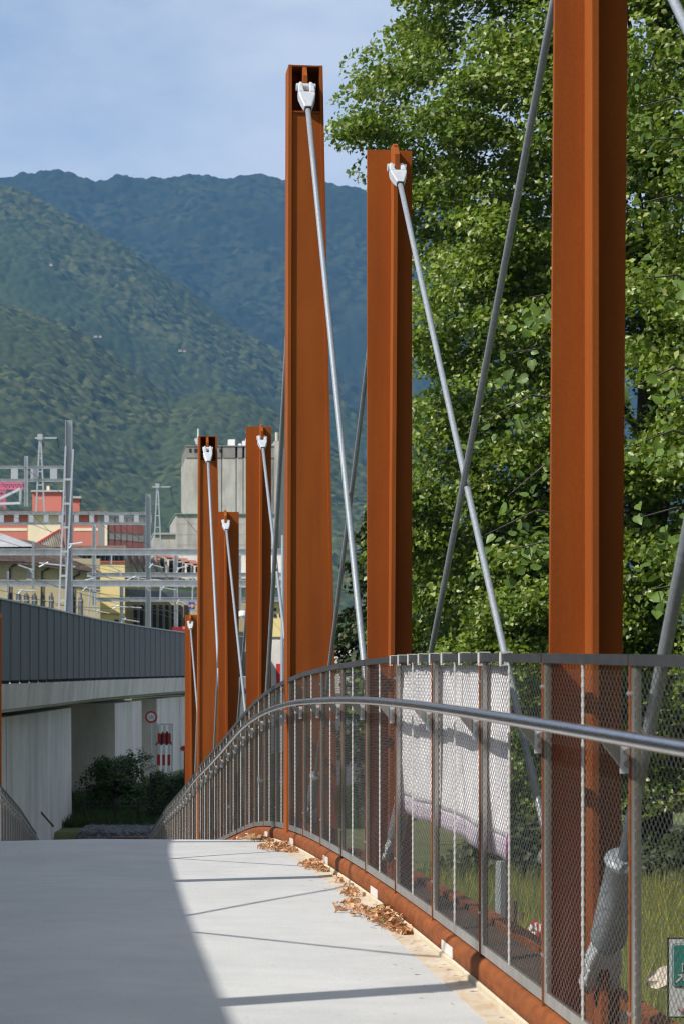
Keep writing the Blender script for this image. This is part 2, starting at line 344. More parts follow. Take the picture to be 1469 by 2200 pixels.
def strip(name, prof, m, t0=-14, t1=61, step=.3, smooth=False, parent=bridge, closed=True):
    b = MB(); tt = np.arange(t0, t1 + .001, step); k = len(prof); vs = []; fs = []
    for t in tt:
        for (l, z) in prof: vs.append(W(t, l, zd(t) + z))
    for i in range(len(tt) - 1):
        for q in range(k if closed else k - 1):
            a = i * k + q; c = i * k + (q + 1) % k; fs.append((a, c, c + k, a + k))
    if closed: fs.append(tuple(range(k))); fs.append(tuple((len(tt) - 1) * k + q for q in range(k))[::-1])
    b.add(vs, fs); return b.build(name, m, parent, smooth)
strip('gutter_strip', [(1.385, .0024), (1.3851, -.03), (1.484, -.03), (1.484, .006)], M['gutter'])
strip('kerb', [(1.484, -.05), (1.484, .026), (1.497, .034), (1.56, .034), (1.56, -.05)], M['kerb'])
edge = [(1.494, .03), (1.494, .060)] + [(1.534 - .040 * math.cos(a), .080 + .040 * math.sin(a)) for a in np.linspace(0, 2.6, 9)] + [(1.575, .03)]
strip('edge_beam', edge, M['rust_beam'], smooth=True)
strip('kerb', [(-1.455, -.05), (-1.455, .026), (-1.47, .034), (-1.53, .034), (-1.53, -.05)][::-1], M['kerb'])
strip('edge_beam', [(-l + .03, z) for l, z in edge][::-1], M['rust_beam'], smooth=True)
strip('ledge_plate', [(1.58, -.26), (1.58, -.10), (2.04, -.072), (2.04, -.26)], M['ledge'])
strip('outer_beam', [(2.05, -.30), (2.05, -.045), (2.13, -.045), (2.13, -.30)], M['rust_beam'])
strip('ledge_plate', [(-1.55, -.26), (-2.0, -.26), (-2.0, -.13), (-1.55, -.10)], M['rust_beam'])
strip('under_beam', [(.9, -.75), (.9, -.26), (1.2, -.26), (1.2, -.75)], M['rust_beam'])
strip('under_beam', [(-1.2, -.75), (-1.2, -.26), (-.9, -.26), (-.9, -.75)], M['rust_beam'])
for t in range(-8, 62, 12):
    b = MB(); z = zd(t) - .75
    if z > -5.6: b.wb(t - .2, t + .2, -1.1, 1.1, -6.4, z); b.build('pier', M['conc'], bridge)
for k in range(-3, 14):      # step lights let into the edge beam
    i = 2 * k + .55; t = T(i)
    if t < 1: continue
    z0, z1 = zd(t - .13), zd(t + .13); b = MB()
    p = [W(t - .14, 1.490, z0 + .036), W(t + .14, 1.490, z1 + .036), W(t + .14, 1.490, z1 + .080), W(t - .14, 1.490, z0 + .080)]
    b.prism(p, RT * .012); b.build('step_light', M['white'], bridge)

# ------------------------------------------------------------------ railings
def railing(side, i0, i1, label, detail):
    l0 = LR if side > 0 else LL
    ins = -side                       # towards the walkway
    root = thing('railing', label, 'railing', W(12, l0, -1.3))
    tall = lambda i: (i - 9) % 12 == 0
    for i in range(i0, i1 + 1):
        t = T(i); zz = float(zt(t))
        if not tall(i):
            b = MB(); a, c = (l0 + ins * .010, l0 - ins * .024); b.wb(t - .006, t + .006, min(a, c), max(a, c), zz - 1.36, zz - .002)
            b.build('post', M['rust_beam'], root)
            if side > 0 and i < 20:
                for dz in (.11, 1.02):
                    b = MB(); c = W(t - .006, l0 + ins * .004, zz - dz); b.tube([c - AX * .018, c + AX * .034], .0075, 6); b.build('bolt', M['steel'], root)
        # bracket with two bolts under the handrail
        z = zz; b = MB(); tb = t + .014
        A = lambda l, dz: W(tb, l0 + ins * l, z + dz)
        b.prism([A(.004, -.252), A(.088, -.246), A(.080, -.258), A(.046, -.300), A(.024, -.328), A(.004, -.328)], AX * .006)
        br = b.build('bracket', M['steel'], root)
        if side > 0 and i < 34:
            b = MB(); b.box(A(.016, -.292) - AX * .006, (.036, .010, .09), RT, AX, UP); b.build('plate', M['cast'], br)
            for dz in (-.275, -.31):
                b = MB(); c = A(.016, dz) - AX * .010; b.tube([c, c - AX * .010], .0105, 8); b.build('bolt', M['steel'], br)
        if i == i1: continue
        ta, tb2 = t + .009, T(i + 1) - .009; za, zb = float(zt(ta)), float(zt(tb2)); Wd = tb2 - ta
        def Q(a, h, l=0.0): return W(ta + a, l0 + ins * l, za + (zb - za) * a / Wd - 1.18 + h)
        # top rail bar
        b = MB(); b.hexa([Q(0, 1.150, .013), Q(Wd, 1.150, .013), Q(Wd, 1.150, -.022), Q(0, 1.150, -.022), Q(0, 1.182, .013), Q(Wd, 1.182, .013), Q(Wd, 1.182, -.022), Q(0, 1.182, -.022)])
        b.build('top_rail', M['toprail'], root)
        # panel frame
        b = MB()
        def bar(a0, a1, h0, h1, l0_, l1_): b.hexa([Q(a0, h0, l0_), Q(a1, h0, l0_), Q(a1, h0, l1_), Q(a0, h0, l1_), Q(a0, h1, l0_), Q(a1, h1, l0_), Q(a1, h1, l1_), Q(a0, h1, l1_)])
        fw = .052; fn = .014
        bar(0, Wd, 0, .040, .006, -.006); bar(0, fn, .0405, 1.149, .006, -.010); bar(Wd - fw, Wd, .0405, 1.149, .006, -.010)
        fr = b.build('panel_frame', M['steel'], root)
        # diamond mesh
        b = MB(); x0, x1, y0, y1 = fn, Wd - fw, .041, 1.149; ww, hh = x1 - x0, y1 - y0
        ca, ch = (.046, .031) if i < 26 else (.092, .062); r = .00112 if i < 26 else .0017
        kk = ch / ca
        for sg in (1, -1):
            c = (y0 - kk * ww if sg > 0 else y0)
            cmax = y1 if sg > 0 else y1 + kk * ww
            while c < cmax:
                # line h = c + sg*kk*(a-x0)
                pts = []
                aa = x0; h_ = c
                lo_a = x0; hi_a = x1
                # clip in a
                a_lo = x0 + (y0 - c) / (sg * kk); a_hi = x0 + (y1 - c) / (sg * kk)
                if a_lo > a_hi: a_lo, a_hi = a_hi, a_lo
                lo_a = max(lo_a, a_lo); hi_a = min(hi_a, a_hi)
                if hi_a - lo_a > .004:
                    p = Q(lo_a, c + sg * kk * (lo_a - x0), -.002 * sg); q = Q(hi_a, c + sg * kk * (hi_a - x0), -.002 * sg)
                    d = (q - p).normalized(); x = RT * r; y = d.cross(RT).normalized() * r
                    v = [p + x, p - x * .5 + y * .87, p - x * .5 - y * .87, q + x, q - x * .5 + y * .87, q - x * .5 - y * .87]
                    b.add(v, [(0, 1, 4, 3), (1, 2, 5, 4), (2, 0, 3, 5)])
                c += ch
        b.build('mesh_infill', M['wire'], fr)
        if side > 0 and i < 30:
            # laced centre rod
            am = Wd * .5; pts = []; rs = []; h = .04
            while h < 1.15:
                for dr, dh in ((.0042, 0), (.0042, .012), (.0054, .015), (.0054, .023)): pts.append(Q(am, h + dh, .006)); rs.append(dr)
                h += .031
            b = MB(); b.tube(pts, rs, 6); b.build('centre_rod', M['rod'], fr)
            if i < 16:
                b = MB(); h = .07
                while h < 1.12:
                    for a in (Wd - fw + .004,): b.hexa([Q(a, h, .0066), Q(a + .004, h, .0066), Q(a + .004, h, .0056), Q(a, h, .0056), Q(a, h + .024, .0066), Q(a + .004, h + .024, .0066), Q(a + .004, h + .024, .0056), Q(a, h + .024, .0056)])
                    h += .031
                b.build('lacing_slots', M['dark'], fr)
        elif i < 60:
            b = MB(); b.tube([Q(Wd * .5, .04, .006), Q(Wd * .5, 1.15, .006)], .005, 5); b.build('centre_rod', M['rod'], fr)
    tt = [T(i0) - .3] + [T(i0) + k * .302 for k in range(int((T(i1) - T(i0)) / .302))] + [T(i1) + .2]
    b = MB(); b.tube([W(t, l0 + ins * .092, float(zt(t)) - .226) for t in tt], .0215, 14)
    b.build('handrail', M['handrail'], root, smooth=True)
    return root
railing(1, -5, 44, 'right-hand railing of diamond wire mesh panels with a round steel handrail', True)
railing(-1, -4, 43, 'left-hand railing, seen only where it drops towards the gravel at lower left', False)

# ------------------------------------------------------------------ masts
mast_txt = {
 (1, -3): 'tall box-headed rusty mast beside the nearest right railing, out of view',
 (1, 1): 'largest and nearest rusty steel mast on the right, its top above the picture',
 (1, 5): 'flat-topped rusty mast in front of the linden crown, second of the right row',
 (1, 9): 'tallest rusty mast in view, box head with silver fork, standing against sky and mountain',
 (1, 13): 'flat-topped rusty mast in front of the grey concrete silo',
 (1, 17): 'short flat-topped rusty mast between the distant box-headed mast and the silo front mast',
 (1, 21): 'distant box-headed rusty mast before the left edge of the silo',
 (1, 25): 'shortest rusty mast with the blue arrow sign above its top',
 (-1, 25): 'rusty mast cut by the left edge of the picture beside the left railing'}
HT = {0: 2.86, 1: 4.79}
ORD = ['first', 'second', 'third', 'fourth', 'fifth', 'sixth', 'seventh']
def mast(side, i):
    l0 = (LR if side > 0 else LL); t = T(i); tall = (i - 9) % 12 == 0; top = float(zt(t)) + HT[tall]; bot = float(zt(t)) - 1.75
    lab = mast_txt.get((side, i), '%s rusty mast of the left row counted from the camera, out of the picture' % ORD[(i + 3) // 4 - 1])
    root = thing('bridge_mast', lab, 'mast', W(t, l0, bot), 'rusty steel masts along the footbridge')
    lean = {1: .0078}.get(i, 0.0) if side > 0 else 0
    def A(tt, l, z): return W(t + tt, l0 + side * (l + lean * (z - bot)), z)
    def pl(b, t0, t1, la, lb, z0, z1, la1=None, lb1=None):   # tapered plate; la/lb at bottom, la1/lb1 at top
        la1 = la if la1 is None else la1; lb1 = lb if lb1 is None else lb1
        b.hexa([A(t0, la, z0), A(t0, lb, z0), A(t1, lb, z0), A(t1, la, z0), A(t0, la1, z1), A(t0, lb1, z1), A(t1, lb1, z1), A(t1, la1, z1)])
        if side < 0:
            b.f[-6:] = [f[::-1] for f in b.f[-6:]]
    if not tall:
        b = MB(); pl(b, 0, .022, .004, .256, bot, top); b.build('front_plate', M['rust'], root)
        tb = {1: (.150, .112), 5: (.120, .150), 13: (.128, .152), 17: (.122, .085), 25: (.13, .085)}.get(i, (.13, .13))
        b = MB()
        pl(b, -.115, -.001, tb[0] - .011, tb[0] + .011, bot, top + .0, tb[1] - .011, tb[1] + .011); b.build('web_fin', M['rust'], root)
        b = MB(); f0 = tb[1]
        b.prism([A(-.001, f0 - .013, top - .30), A(-.165, f0 - .013, top - .19), A(-.165, f0 - .013, top - .06), A(-.09, f0 - .013, top + .014), A(-.001, f0 - .013, top + .014)], RT * side * .026)
        b.build('lug_plate', M['rust'], root)
        b = MB(); b.prism([A(.0225, f0 - .012, top - .30), A(.15, f0 - .012, top - .19), A(.15, f0 - .012, top - .06), A(.0225, f0 - .012, top)], RT * side * .024); b.build('lug_plate', M['rust'], root)
        cl = tb[1]; cf = tb[0]
    else:
        dz = .37; zb = top - dz
        def lat(z): k = (z - bot) / (top - bot); return (-.022 + .018 * k, .392 - .130 * k)
        def fl(b, z0, z1):
            (a0, c0), (a1, c1) = lat(z0), lat(z1)
            pl(b, -.03, .13, a0, a0 + .026, z0, z1, a1, a1 + .026)
        b = MB(); (a0, c0), (a1, c1) = lat(bot), lat(top)
        pl(b, -.03, .24, a0, a0 + .026, bot, top, a1, a1 + .026); b.build('flange', M['rust'], root)
        b = MB(); pl(b, -.03, .24, c0 - .026, c0, bot, top, c1 - .026, c1); b.build('flange', M['rust'], root)
        (a2, c2) = lat(zb)
        b = MB(); pl(b, -.012, .010, a0 + .0265, c0 - .0265, bot, zb, a2 + .0265, c2 - .0265); b.build('web_plate', M['rust'], root)
        b = MB(); pl(b, -.022, .239, a2 + .0265, c2 - .0265, zb + .001, zb + .014, None, None); b.build('box_floor', M['rust'], root)
        b = MB(); pl(b, .220, .239, a2 + .0265, c2 - .0265, zb + .015, top - .013, a1 + .0265, c1 - .0265); b.build('box_back', M['rust'], root)
        b = MB(); pl(b, -.029, .239, a1 + .0265, c1 - .0265, top - .012, top - .001); b.build('box_lid', M['rust'], root)
        cl = .120; cf = .15
        b = MB(); b.prism([A(.218, cl - .016, top - .014), A(-.026, cl - .016, top - .014), A(-.10, cl - .016, top - .10), A(-.10, cl - .016, top - .26), A(-.02, cl - .016, zb + .016), A(.218, cl - .016, zb + .016)], RT * side * .032); b.build('lug_plate', M['rust'], root)
        b = MB(); b.prism([A(.2405, cl - .014, top - .34), A(.33, cl - .014, top - .24), A(.33, cl - .014, top - .10), A(.2405, cl - .014, top - .04)], RT * side * .028); b.build('lug_plate', M['rust'], root)
    # foot lugs
    zf = zd(t)
    b = MB(); pf = [A(-.03, cf - .012, zf + .02), A(-.22, cf - .012, zf + .06), A(-.22, cf - .012, zf + .30), A(-.14, cf - .012, zf + .38), A(-.03, cf - .012, zf + .3)]
    b.prism(pf, RT * side * .024); b.build('foot_lug', M['rust'], root)
    b = MB(); pf = [A(.14, cf - .012, zf + .02), A(.26, cf - .012, zf + .06), A(.26, cf - .012, zf + .30), A(.14, cf - .012, zf + .38)]
    b.prism(pf, RT * side * .024); b.build('foot_lug', M['rust'], root)
    b = MB(); pl(b, -.35, .35, .03, .48, zf - .16, zf - .10); b.build('base_plate', M['rust_beam'], root)
    return dict(top=top, tall=tall, A=A, cl=cl, cf=cf, zf=zf)
masts = {}
for i in (-3, 1, 5, 9, 13, 17, 21, 25): masts[(1, i)] = mast(1, i)
for i in (1, 5, 9, 13, 17, 21, 25): masts[(-1, i)] = mast(-1, i)

# ------------------------------------------------------------------ stay cables
def fork(root, pin, d, sc, side, name='fork'):
    d = d.normalized(); s = RT * side; nrm = s.cross(d).normalized()
    b = MB()
    def rect(c, w_, h_): return [c - s * w_ - nrm * h_, c + s * w_ - nrm * h_, c + s * w_ + nrm * h_, c - s * w_ + nrm * h_]
    k = sc
    q_ = 1.5
    def loft(rings):
        vs = [p for r in rings for p in r]; fs = []
        for q in range(len(rings) - 1):
            for e in range(4): a = q * 4 + e; c = q * 4 + (e + 1) % 4; fs.append((a, c, c + 4, a + 4))
        fs += [(3, 2, 1, 0), tuple(len(vs) - 4 + e for e in range(4))]
        b.add(vs, fs)
    for sg in (-1, 1):      # two prongs
        def rr(a, x0, x1, h_):
            c = pin + d * a * q_ * k; x0, x1 = (x0, x1) if sg > 0 else (-x1, -x0)
            return [c + s * x0 * k - nrm * h_ * k, c + s * x1 * k - nrm * h_ * k, c + s * x1 * k + nrm * h_ * k, c + s * x0 * k + nrm * h_ * k]
        loft([rr(-.026, .020, .032, .010), rr(-.012, .019, .038, .021), rr(.010, .018, .043, .025), rr(.036, .016, .046, .027), rr(.0462, .010, .046, .027)])
    sg = 1
    def rb_(a, x, h_):
        c = pin + d * a * q_ * k; return [c - s * x * k - nrm * h_ * k, c + s * x * k - nrm * h_ * k, c + s * x * k + nrm * h_ * k, c - s * x * k + nrm * h_ * k]
    loft([rb_(.0465, .0462, .0272), rb_(.060, .0455, .0275), rb_(.090, .036, .026), rb_(.128, .0205, .0195)])
    f = b.build(name, M['cast'], root)
    bv = f.modifiers.new('bevel', 'BEVEL'); bv.width = .006 * k; bv.segments = 2; bv.limit_method = 'ANGLE'
    b = MB(); b.tube([pin - s * .052 * k, pin + s * .052 * k], .021 * k, 14); b.build('pin', M['cast'], f)
    b = MB(); b.tube([pin + d * .1925 * k, pin + d * .200 * k], .0185 * k, 12); b.build('collar', M['dark'], f)
    return f
ropemat = M['galv']
def stay(side, a, bk, front, label):
    """from the head of mast a to the foot of mast bk; front = leaves on the camera side"""
    m1 = masts[(side, a)]; tall = m1['tall']; sc = 1.42 if tall else 1.0; r = .0205 if tall else .0150
    tt = (-.125 if front else .31) if tall else (-.135 if front else .12)
    p1 = m1['A'](tt, m1['cl'], m1['top'] - (.20 if tall else .13))
    t2 = T(bk); zf = zd(t2); cf = masts[(side, bk)]['cf'] if (side, bk) in masts else .13
    l0 = LR if side > 0 else LL
    p2 = W(t2 + (.20 if front else -.17), l0 + side * cf, zf + .22)
    d = (p2 - p1).normalized(); ln = (p2 - p1).length
    root = thing('stay_cable', label, 'cable', p2, 'steel stay cables between the masts')
    fork(root, p1, d, sc, side)
    q0 = p1 + d * .19 * sc; q1 = p2 - d * .52; nseg = 10; pts = []
    for k in range(nseg + 1):
        x = k / nseg; p = q0.lerp(q1, x); p = p - UP * (.018 * math.sin(math.pi * x)); pts.append(p)
    b = MB(); b.tube(pts, r, 12); b.build('rod', M['rope'] , root, smooth=True)
    # turnbuckle sleeve and lower fork
    e = p2 - d * .56; b = MB(); k = 1.25 if tall else 1.0
    b.tube([e, e + d * .012, e + d * .02, e + d * .03, e + d * .18, e + d * .36, e + d * .37, e + d * .40], [.034 * k, .048 * k, .050 * k, .041 * k, .044 * k, .048 * k, .044 * k, .030 * k], 16)
    b.build('sleeve', M['rope'], root, smooth=True)
    fork(root, p2, -d, 1.0 * k, side)
    return root
def nm(s): return s
stays = [
 (1, 1, -3, 1, 'thick silver stay cable crossing the top right corner in front of the leaves'),
 (1, -3, 1, 0, 'blurred dark stay at the right edge ending in a big grey sleeve behind the mesh'),
 (1, 5, 1, 1, 'silver stay running from the second mast down right across the linden leaves'),
 (1, 1, 5, 0, 'long dark stay leaning left in front of the linden, crossing a silver one'),
 (1, 9, 5, 1, 'silver stay hanging from the box head of the tallest visible mast'),
 (1, 5, 9, 0, 'dark stay visible between the tallest mast and the second mast'),
 (1, 13, 9, 1, 'thin silver stay from the flat-topped mast before the silo'),
 (1, 9, 13, 0, 'dark stay just left of the tallest visible mast, in front of the silo'),
 (1, 17, 13, 1, 'thin silver stay from the short mast, right of the distant box-headed mast'),
 (1, 13, 17, 0, 'thin dark stay low down behind the silo front mast'),
 (1, 21, 17, 1, 'thin silver stay from the distant box-headed mast'),
 (1, 17, 21, 0, 'thin dark stay along the left side of the short flat-topped mast'),
 (1, 25, 21, 1, 'thinnest silver rod on the shortest mast by the blue arrow sign'),
 (1, 21, 25, 0, 'thin dark stay behind the distant box-headed mast')]
for (sd_, a, bk, fr_, lab) in stays: stay(sd_, a, bk, fr_, lab)
for a, bk, fr_ in ((5, 1, 1), (1, 5, 0), (9, 5, 1), (5, 9, 0), (13, 9, 1), (9, 13, 0), (17, 13, 1), (13, 17, 0), (21, 17, 1), (25, 21, 1)):
    stay(-1, a, bk, fr_, 'left side stay from the head of the %s mast to the foot of the %s' % (ORD[(a + 3) // 4 - 1], ORD[(bk + 3) // 4 - 1]))

# ------------------------------------------------------------------ unseen wall beside the bridge (left, sized to throw the big shade)
nw = thing('shade_wall', 'long plain concrete wall left of the bridge, placed to shade the left deck half, out of view', 'wall', W(8, -3.1, -5.2))
for k in range(10):
    t0 = -14 + 4.0 * k; b = MB(); b.wb(t0 + .004, t0 + 3.996, -3.25 - .004 * (k % 2), -3.02, -5.6, 2.62); b.build('wall_panel', M['shadewall'], nw)
b = MB(); b.wb(-14, 26, -3.30, -3.0, 2.621, 2.68); b.build('coping', M['shadewall'], nw)

# ------------------------------------------------------------------ banner with clips
ban = thing('banner', 'white cloth banner with a magenta right hem hung outside the mesh railing', 'banner', W(T(3), LR + .03, -.7))
ta, tb_ = T(1.66), T(4.05)
ny, nx = 26, 90; grid = []
for j in range(ny + 1):
    for k in range(nx + 1):
        x = k / nx; y = j / ny; t = ta + (tb_ - ta) * x
        z = float(zt(t)) - .045 - .735 * y - .006 * math.sin(x * 9) * y
        l = LR + .028 + .009 * math.sin(x * 23 + 1.1 * math.sin(y * 4)) * (.3 + y) + .004 * math.sin(x * 61 + 5 * y) * (1 - y) + .005 * pnoise(Vector((x * 12, y * 7, 0)))
        t += .02 * y * math.sin(y * 5 + 1) * (1 - x) - .05 * y * (1 if x > .97 else 0)
        grid.append(W(t, l, z))
def gf(j0, j1, k0, k1): return [(j * (nx + 1) + k, j * (nx + 1) + k + 1, (j + 1) * (nx + 1) + k + 1, (j + 1) * (nx + 1) + k) for j in range(j0, j1) for k in range(k0, k1)]
def cloth(name, m, j0, j1, k0, k1):
    b = MB(); b.add(grid, gf(j0, j1, k0, k1)); o = b.build(name, m, ban, smooth=True)
    sol = o.modifiers.new('solid', 'SOLIDIFY'); sol.thickness = .002
    me = o.data; used = set(v for f in me.polygons for v in f.vertices)
    import bmesh
    bm = bmesh.new(); bm.from_mesh(me); bmesh.ops.delete(bm, geom=[v for v in bm.verts if not v.link_faces], context='VERTS'); bm.to_mesh(me); bm.free()
cloth('cloth', M['banner'], 0, ny - 3, 1, nx); cloth('bottom_hem', M['hem'], ny - 3, ny, 1, nx); cloth('edge_hem', M['magenta'], 0, ny, 0, 1)
for k, i in enumerate([1.60, 1.98, 2.36, 2.74, 3.02, 3.30, 3.58, 3.86, 4.10]):
    t = T(i); z = float(zt(t)); b = MB(); 
    A = lambda l, dz, w_=.008: W(t, LR + l, z + dz)
    for (l_, z_, sl, sz) in ((-.0165, -.015, .004, .046), (.0265, -.015, .004, .046), (.005, .0062, .047, .004)):
        b.box(W(t, LR + l_, z + z_), (sl, .024, sz), RT, AX, UP)
    b.box(W(t, LR - .012, z - .042), (.012, .02, .008), RT, AX, UP)
    tag(b.build('zip_tie', M['white']), 'white clip round the top rail, %s from the near end of the banner' % ['first', 'second', 'third', 'fourth', 'fifth', 'sixth', 'seventh', 'eighth', 'ninth'][k], 'clip', 'white clips holding the banner')

# ------------------------------------------------------------------ dry leaf litter
def litter(name, label, t0, t1, l0, l1, n, hmax):
    V = []; Fq = []; R = []
    for q in range(n):
        x = RNG.random(); y = RNG.beta(1.2, 1.6)
        t = t0 + (t1 - t0) * x; env = math.sin(math.pi * (x * .92 + .04)) ** .7
        l = l1 - (l1 - l0) * y * env
        z = zd(t) + .006 + RNG.random() ** 1.5 * hmax * env * (1 - y * .8) + .006
        c = W(t, l, z); s_ = .010 + .018 * RNG.random(); a = RNG.random() * 6.28; ti = RNG.normal() * .7; tj = RNG.normal() * .6
        x_ = (RT * math.cos(a) + AX * math.sin(a)) + UP * ti; y_ = (-RT * math.sin(a) + AX * math.cos(a)) + UP * tj; x_.normalize(); y_.normalize(); nn = x_.cross(y_)
        o = len(V); cu = s_ * (.3 + .5 * RNG.random())
        V += [c - x_ * s_, c - x_ * s_ * .2 + y_ * s_ * .6 + nn * cu, c + x_ * s_ * 1.1 + nn * cu * .3, c - x_ * s_ * .1 - y_ * s_ * .55 + nn * cu]
        Fq += [(o, o + 3, o + 2), (o, o + 2, o + 1)]; r = RNG.random() ** .8; R += [r] * 4
    o = fast_mesh(name, [tuple(v) for v in V], Fq, M['leaf_dry'], rnd=np.array(R)); tag(o, label, 'leaf litter', None, 'stuff')
def Tu(u): return (7142 / (u - 200) - .17) / .9935
litter('leaf_litter', 'long heap of dry brown leaves nearest the camera along the kerb', Tu(905), Tu(838), 1.33, 1.478, 430, .045)
litter('leaf_litter', 'thin tail of dry leaves spreading over the deck from the kerb', Tu(860), Tu(812), 1.22, 1.40, 110, .014)
litter('leaf_litter', 'small dark clump of leaves in the gutter', Tu(800), Tu(782), 1.36, 1.45, 40, .02)
litter('leaf_litter', 'dry leaf heap just beyond the mast shadow', Tu(722), Tu(690), 1.32, 1.478, 190, .04)
litter('leaf_litter', 'dry leaf heap by the foot of the tallest visible mast', Tu(655), Tu(622), 1.24, 1.478, 270, .05)
litter('leaf_litter', 'farthest strip of dry leaves at the crest of the deck', Tu(600), Tu(545), 1.26, 1.478, 300, .05)
b_ = []
litter('leaf_litter', 'loose dry leaves trailing along the kerb between the two nearest heaps', Tu(800), Tu(735), 1.43, 1.478, 22, .008)
V = []; Fq = []; R = []
for q in range(320):
    t = T(-1) + RNG.random() * 12; l = (-1.3 + RNG.random() * 2.75) if q % 3 else (1.46 - .25 * RNG.random() ** 2); s_ = .003 + (.012 if q % 3 == 0 else .004) * RNG.random(); c = W(t, l, zd(t) + .028); o = len(V)
    V += [c - RT * s_, c + AX * s_ * 2, c + RT * s_ + UP * .004]; Fq.append((o, o + 2, o + 1)); R += [RNG.random() * .5] * 3
tag(fast_mesh('leaf_litter', [tuple(v) for v in V], Fq, M['leaf_dry'], rnd=np.array(R)), 'scattered specks of leaf on the pale deck', 'leaf litter', None, 'stuff')

# ------------------------------------------------------------------ viaduct
def vp(Y):   # plan curve of the viaduct face
    return float(np.interp(Y, [-60, 50, 58, 70, 82, 90, 96, 104, 112, 130, 160, 220], [-7.85, -7.93, -7.86, -7.95, -7.62, -7.25, -6.85, -5.6, -3.6, 2.5, 14, 38]))
via = thing('viaduct', 'grey concrete railway viaduct with dark zinc barrier at the left', 'viaduct', (-8.5, 70, -4.6))
ys = np.arange(34, 150.1, 1.5)
def sect(b, y0, y1, off0, off1, z0, z1):
    for ya, yb in zip(np.linspace(y0, y1, max(2, int((y1 - y0) / 2) + 1))[:-1], np.linspace(y0, y1, max(2, int((y1 - y0) / 2) + 1))[1:]):
        b.hexa([(vp(ya) + off0, ya, z0), (vp(ya) + off1, ya, z0), (vp(yb) + off1, yb, z0), (vp(yb) + off0, yb, z0), (vp(ya) + off0, ya, z1), (vp(ya) + off1, ya, z1), (vp(yb) + off1, yb, z1), (vp(yb) + off0, yb, z1)])
for k, y in enumerate(ys[:-1]):
    y1 = y + 1.44; pr = .003 * (k % 2); b = MB()
    b.hexa([(vp(y) - .06, y, -.30), (vp(y) + pr, y, -.30), (vp(y1) + pr, y1, -.30), (vp(y1) - .06, y1, -.30), (vp(y) - .06, y, 1.64), (vp(y) + pr, y, 1.64), (vp(y1) + pr, y1, 1.64), (vp(y1) - .06, y1, 1.64)])
    b.build('barrier_panel', M['zinc'], via)
    b = MB(); b.bb(vp(y1 + .03) - .02, vp(y1 + .03) + .022, y1 + .002, y1 + .058, -.30, 1.64); b.build('seam_bar', M['seam'], via)
    b = MB(); b.bb(vp(y1) + .0, vp(y1) + .20, y1 - .02, y1 + .05, -.318, -.24); b.build('barrier_foot', M['black'], via)
b = MB(); sect(b, 34, 150, -.10, .05, 1.641, 1.68); b.build('coping', M['galv'], via)
segs = [34, 53.5, 60, 68, 78.5, 89, 104, 120, 150]
for a, c in zip(segs[:-1], segs[1:]):
    b = MB(); b.cm = 0; 
    for ya, yb in zip(np.linspace(a + .03, c - .03, 6)[:-1], np.linspace(a + .03, c - .03, 6)[1:]):
        b.hexa([(vp(ya) - 1.2, ya, -1.15), (vp(ya) - .25, ya, -1.02), (vp(yb) - .25, yb, -1.02), (vp(yb) - 1.2, yb, -1.15), (vp(ya) - 1.2, ya, -.32), (vp(ya) + .22, ya, -.32), (vp(yb) + .22, yb, -.32), (vp(yb) - 1.2, yb, -.32)])
        b.hexa([(vp(ya) - .24, ya, -.98), (vp(ya) + .16, ya, -.90), (vp(yb) + .16, yb, -.90), (vp(yb) - .24, yb, -.98), (vp(ya) - .24, ya, -.325), (vp(ya) + .218, ya, -.325), (vp(yb) + .218, yb, -.325), (vp(yb) - .24, yb, -.325)])
    b.build('edge_girder', M['conc'], via)
b = MB(); sect(b, 34, 150, -9, -1.21, -1.1, -.34); b.build('track_slab', M['conc'], via)
def wallseg(name, y0, y1, off=-.45, th=1.0, panels=6.5):
    n_ = max(1, int((y1 - y0) / panels)); e = np.linspace(y0, y1, n_ + 1)
    for q in range(n_):
        b = MB(); a, c = e[q] + .012, e[q + 1] - .012; pr = .015 * (q % 2)
        b.hexa([(vp(a) + off - th, a, -6), (vp(a) + off + pr + .03, a, -6), (vp(c) + off + pr + .03, c, -6), (vp(c) + off - th, c, -6), (vp(a) + off - th, a, -1.16), (vp(a) + off + pr, a, -1.16), (vp(c) + off + pr, c, -1.16), (vp(c) + off - th, c, -1.16)])
        b.build(name, M['conc'], via)
wallseg('abutment_wall', 34, 67.3)
wallseg('pier_wall', 76, 83.6, -.15, 1.6, 4)
wallseg('abutment_wall', 88, 150, -.15, 1.0)
b = MB(); b.bb(-12.5, -8.46, 76.3, 77, -6, -1.16); b.build('pier_wall', M['conc'], via)
b = MB(); b.bb(-14, -8.8, 87.0, 88, -6, -1.16); b.build('pier_wall', M['conc'], via)
b = MB(); b.bb(-13.5, -13, 67, 76.2, -6, -1.16); b.build('back_wall', M['conc'], via)

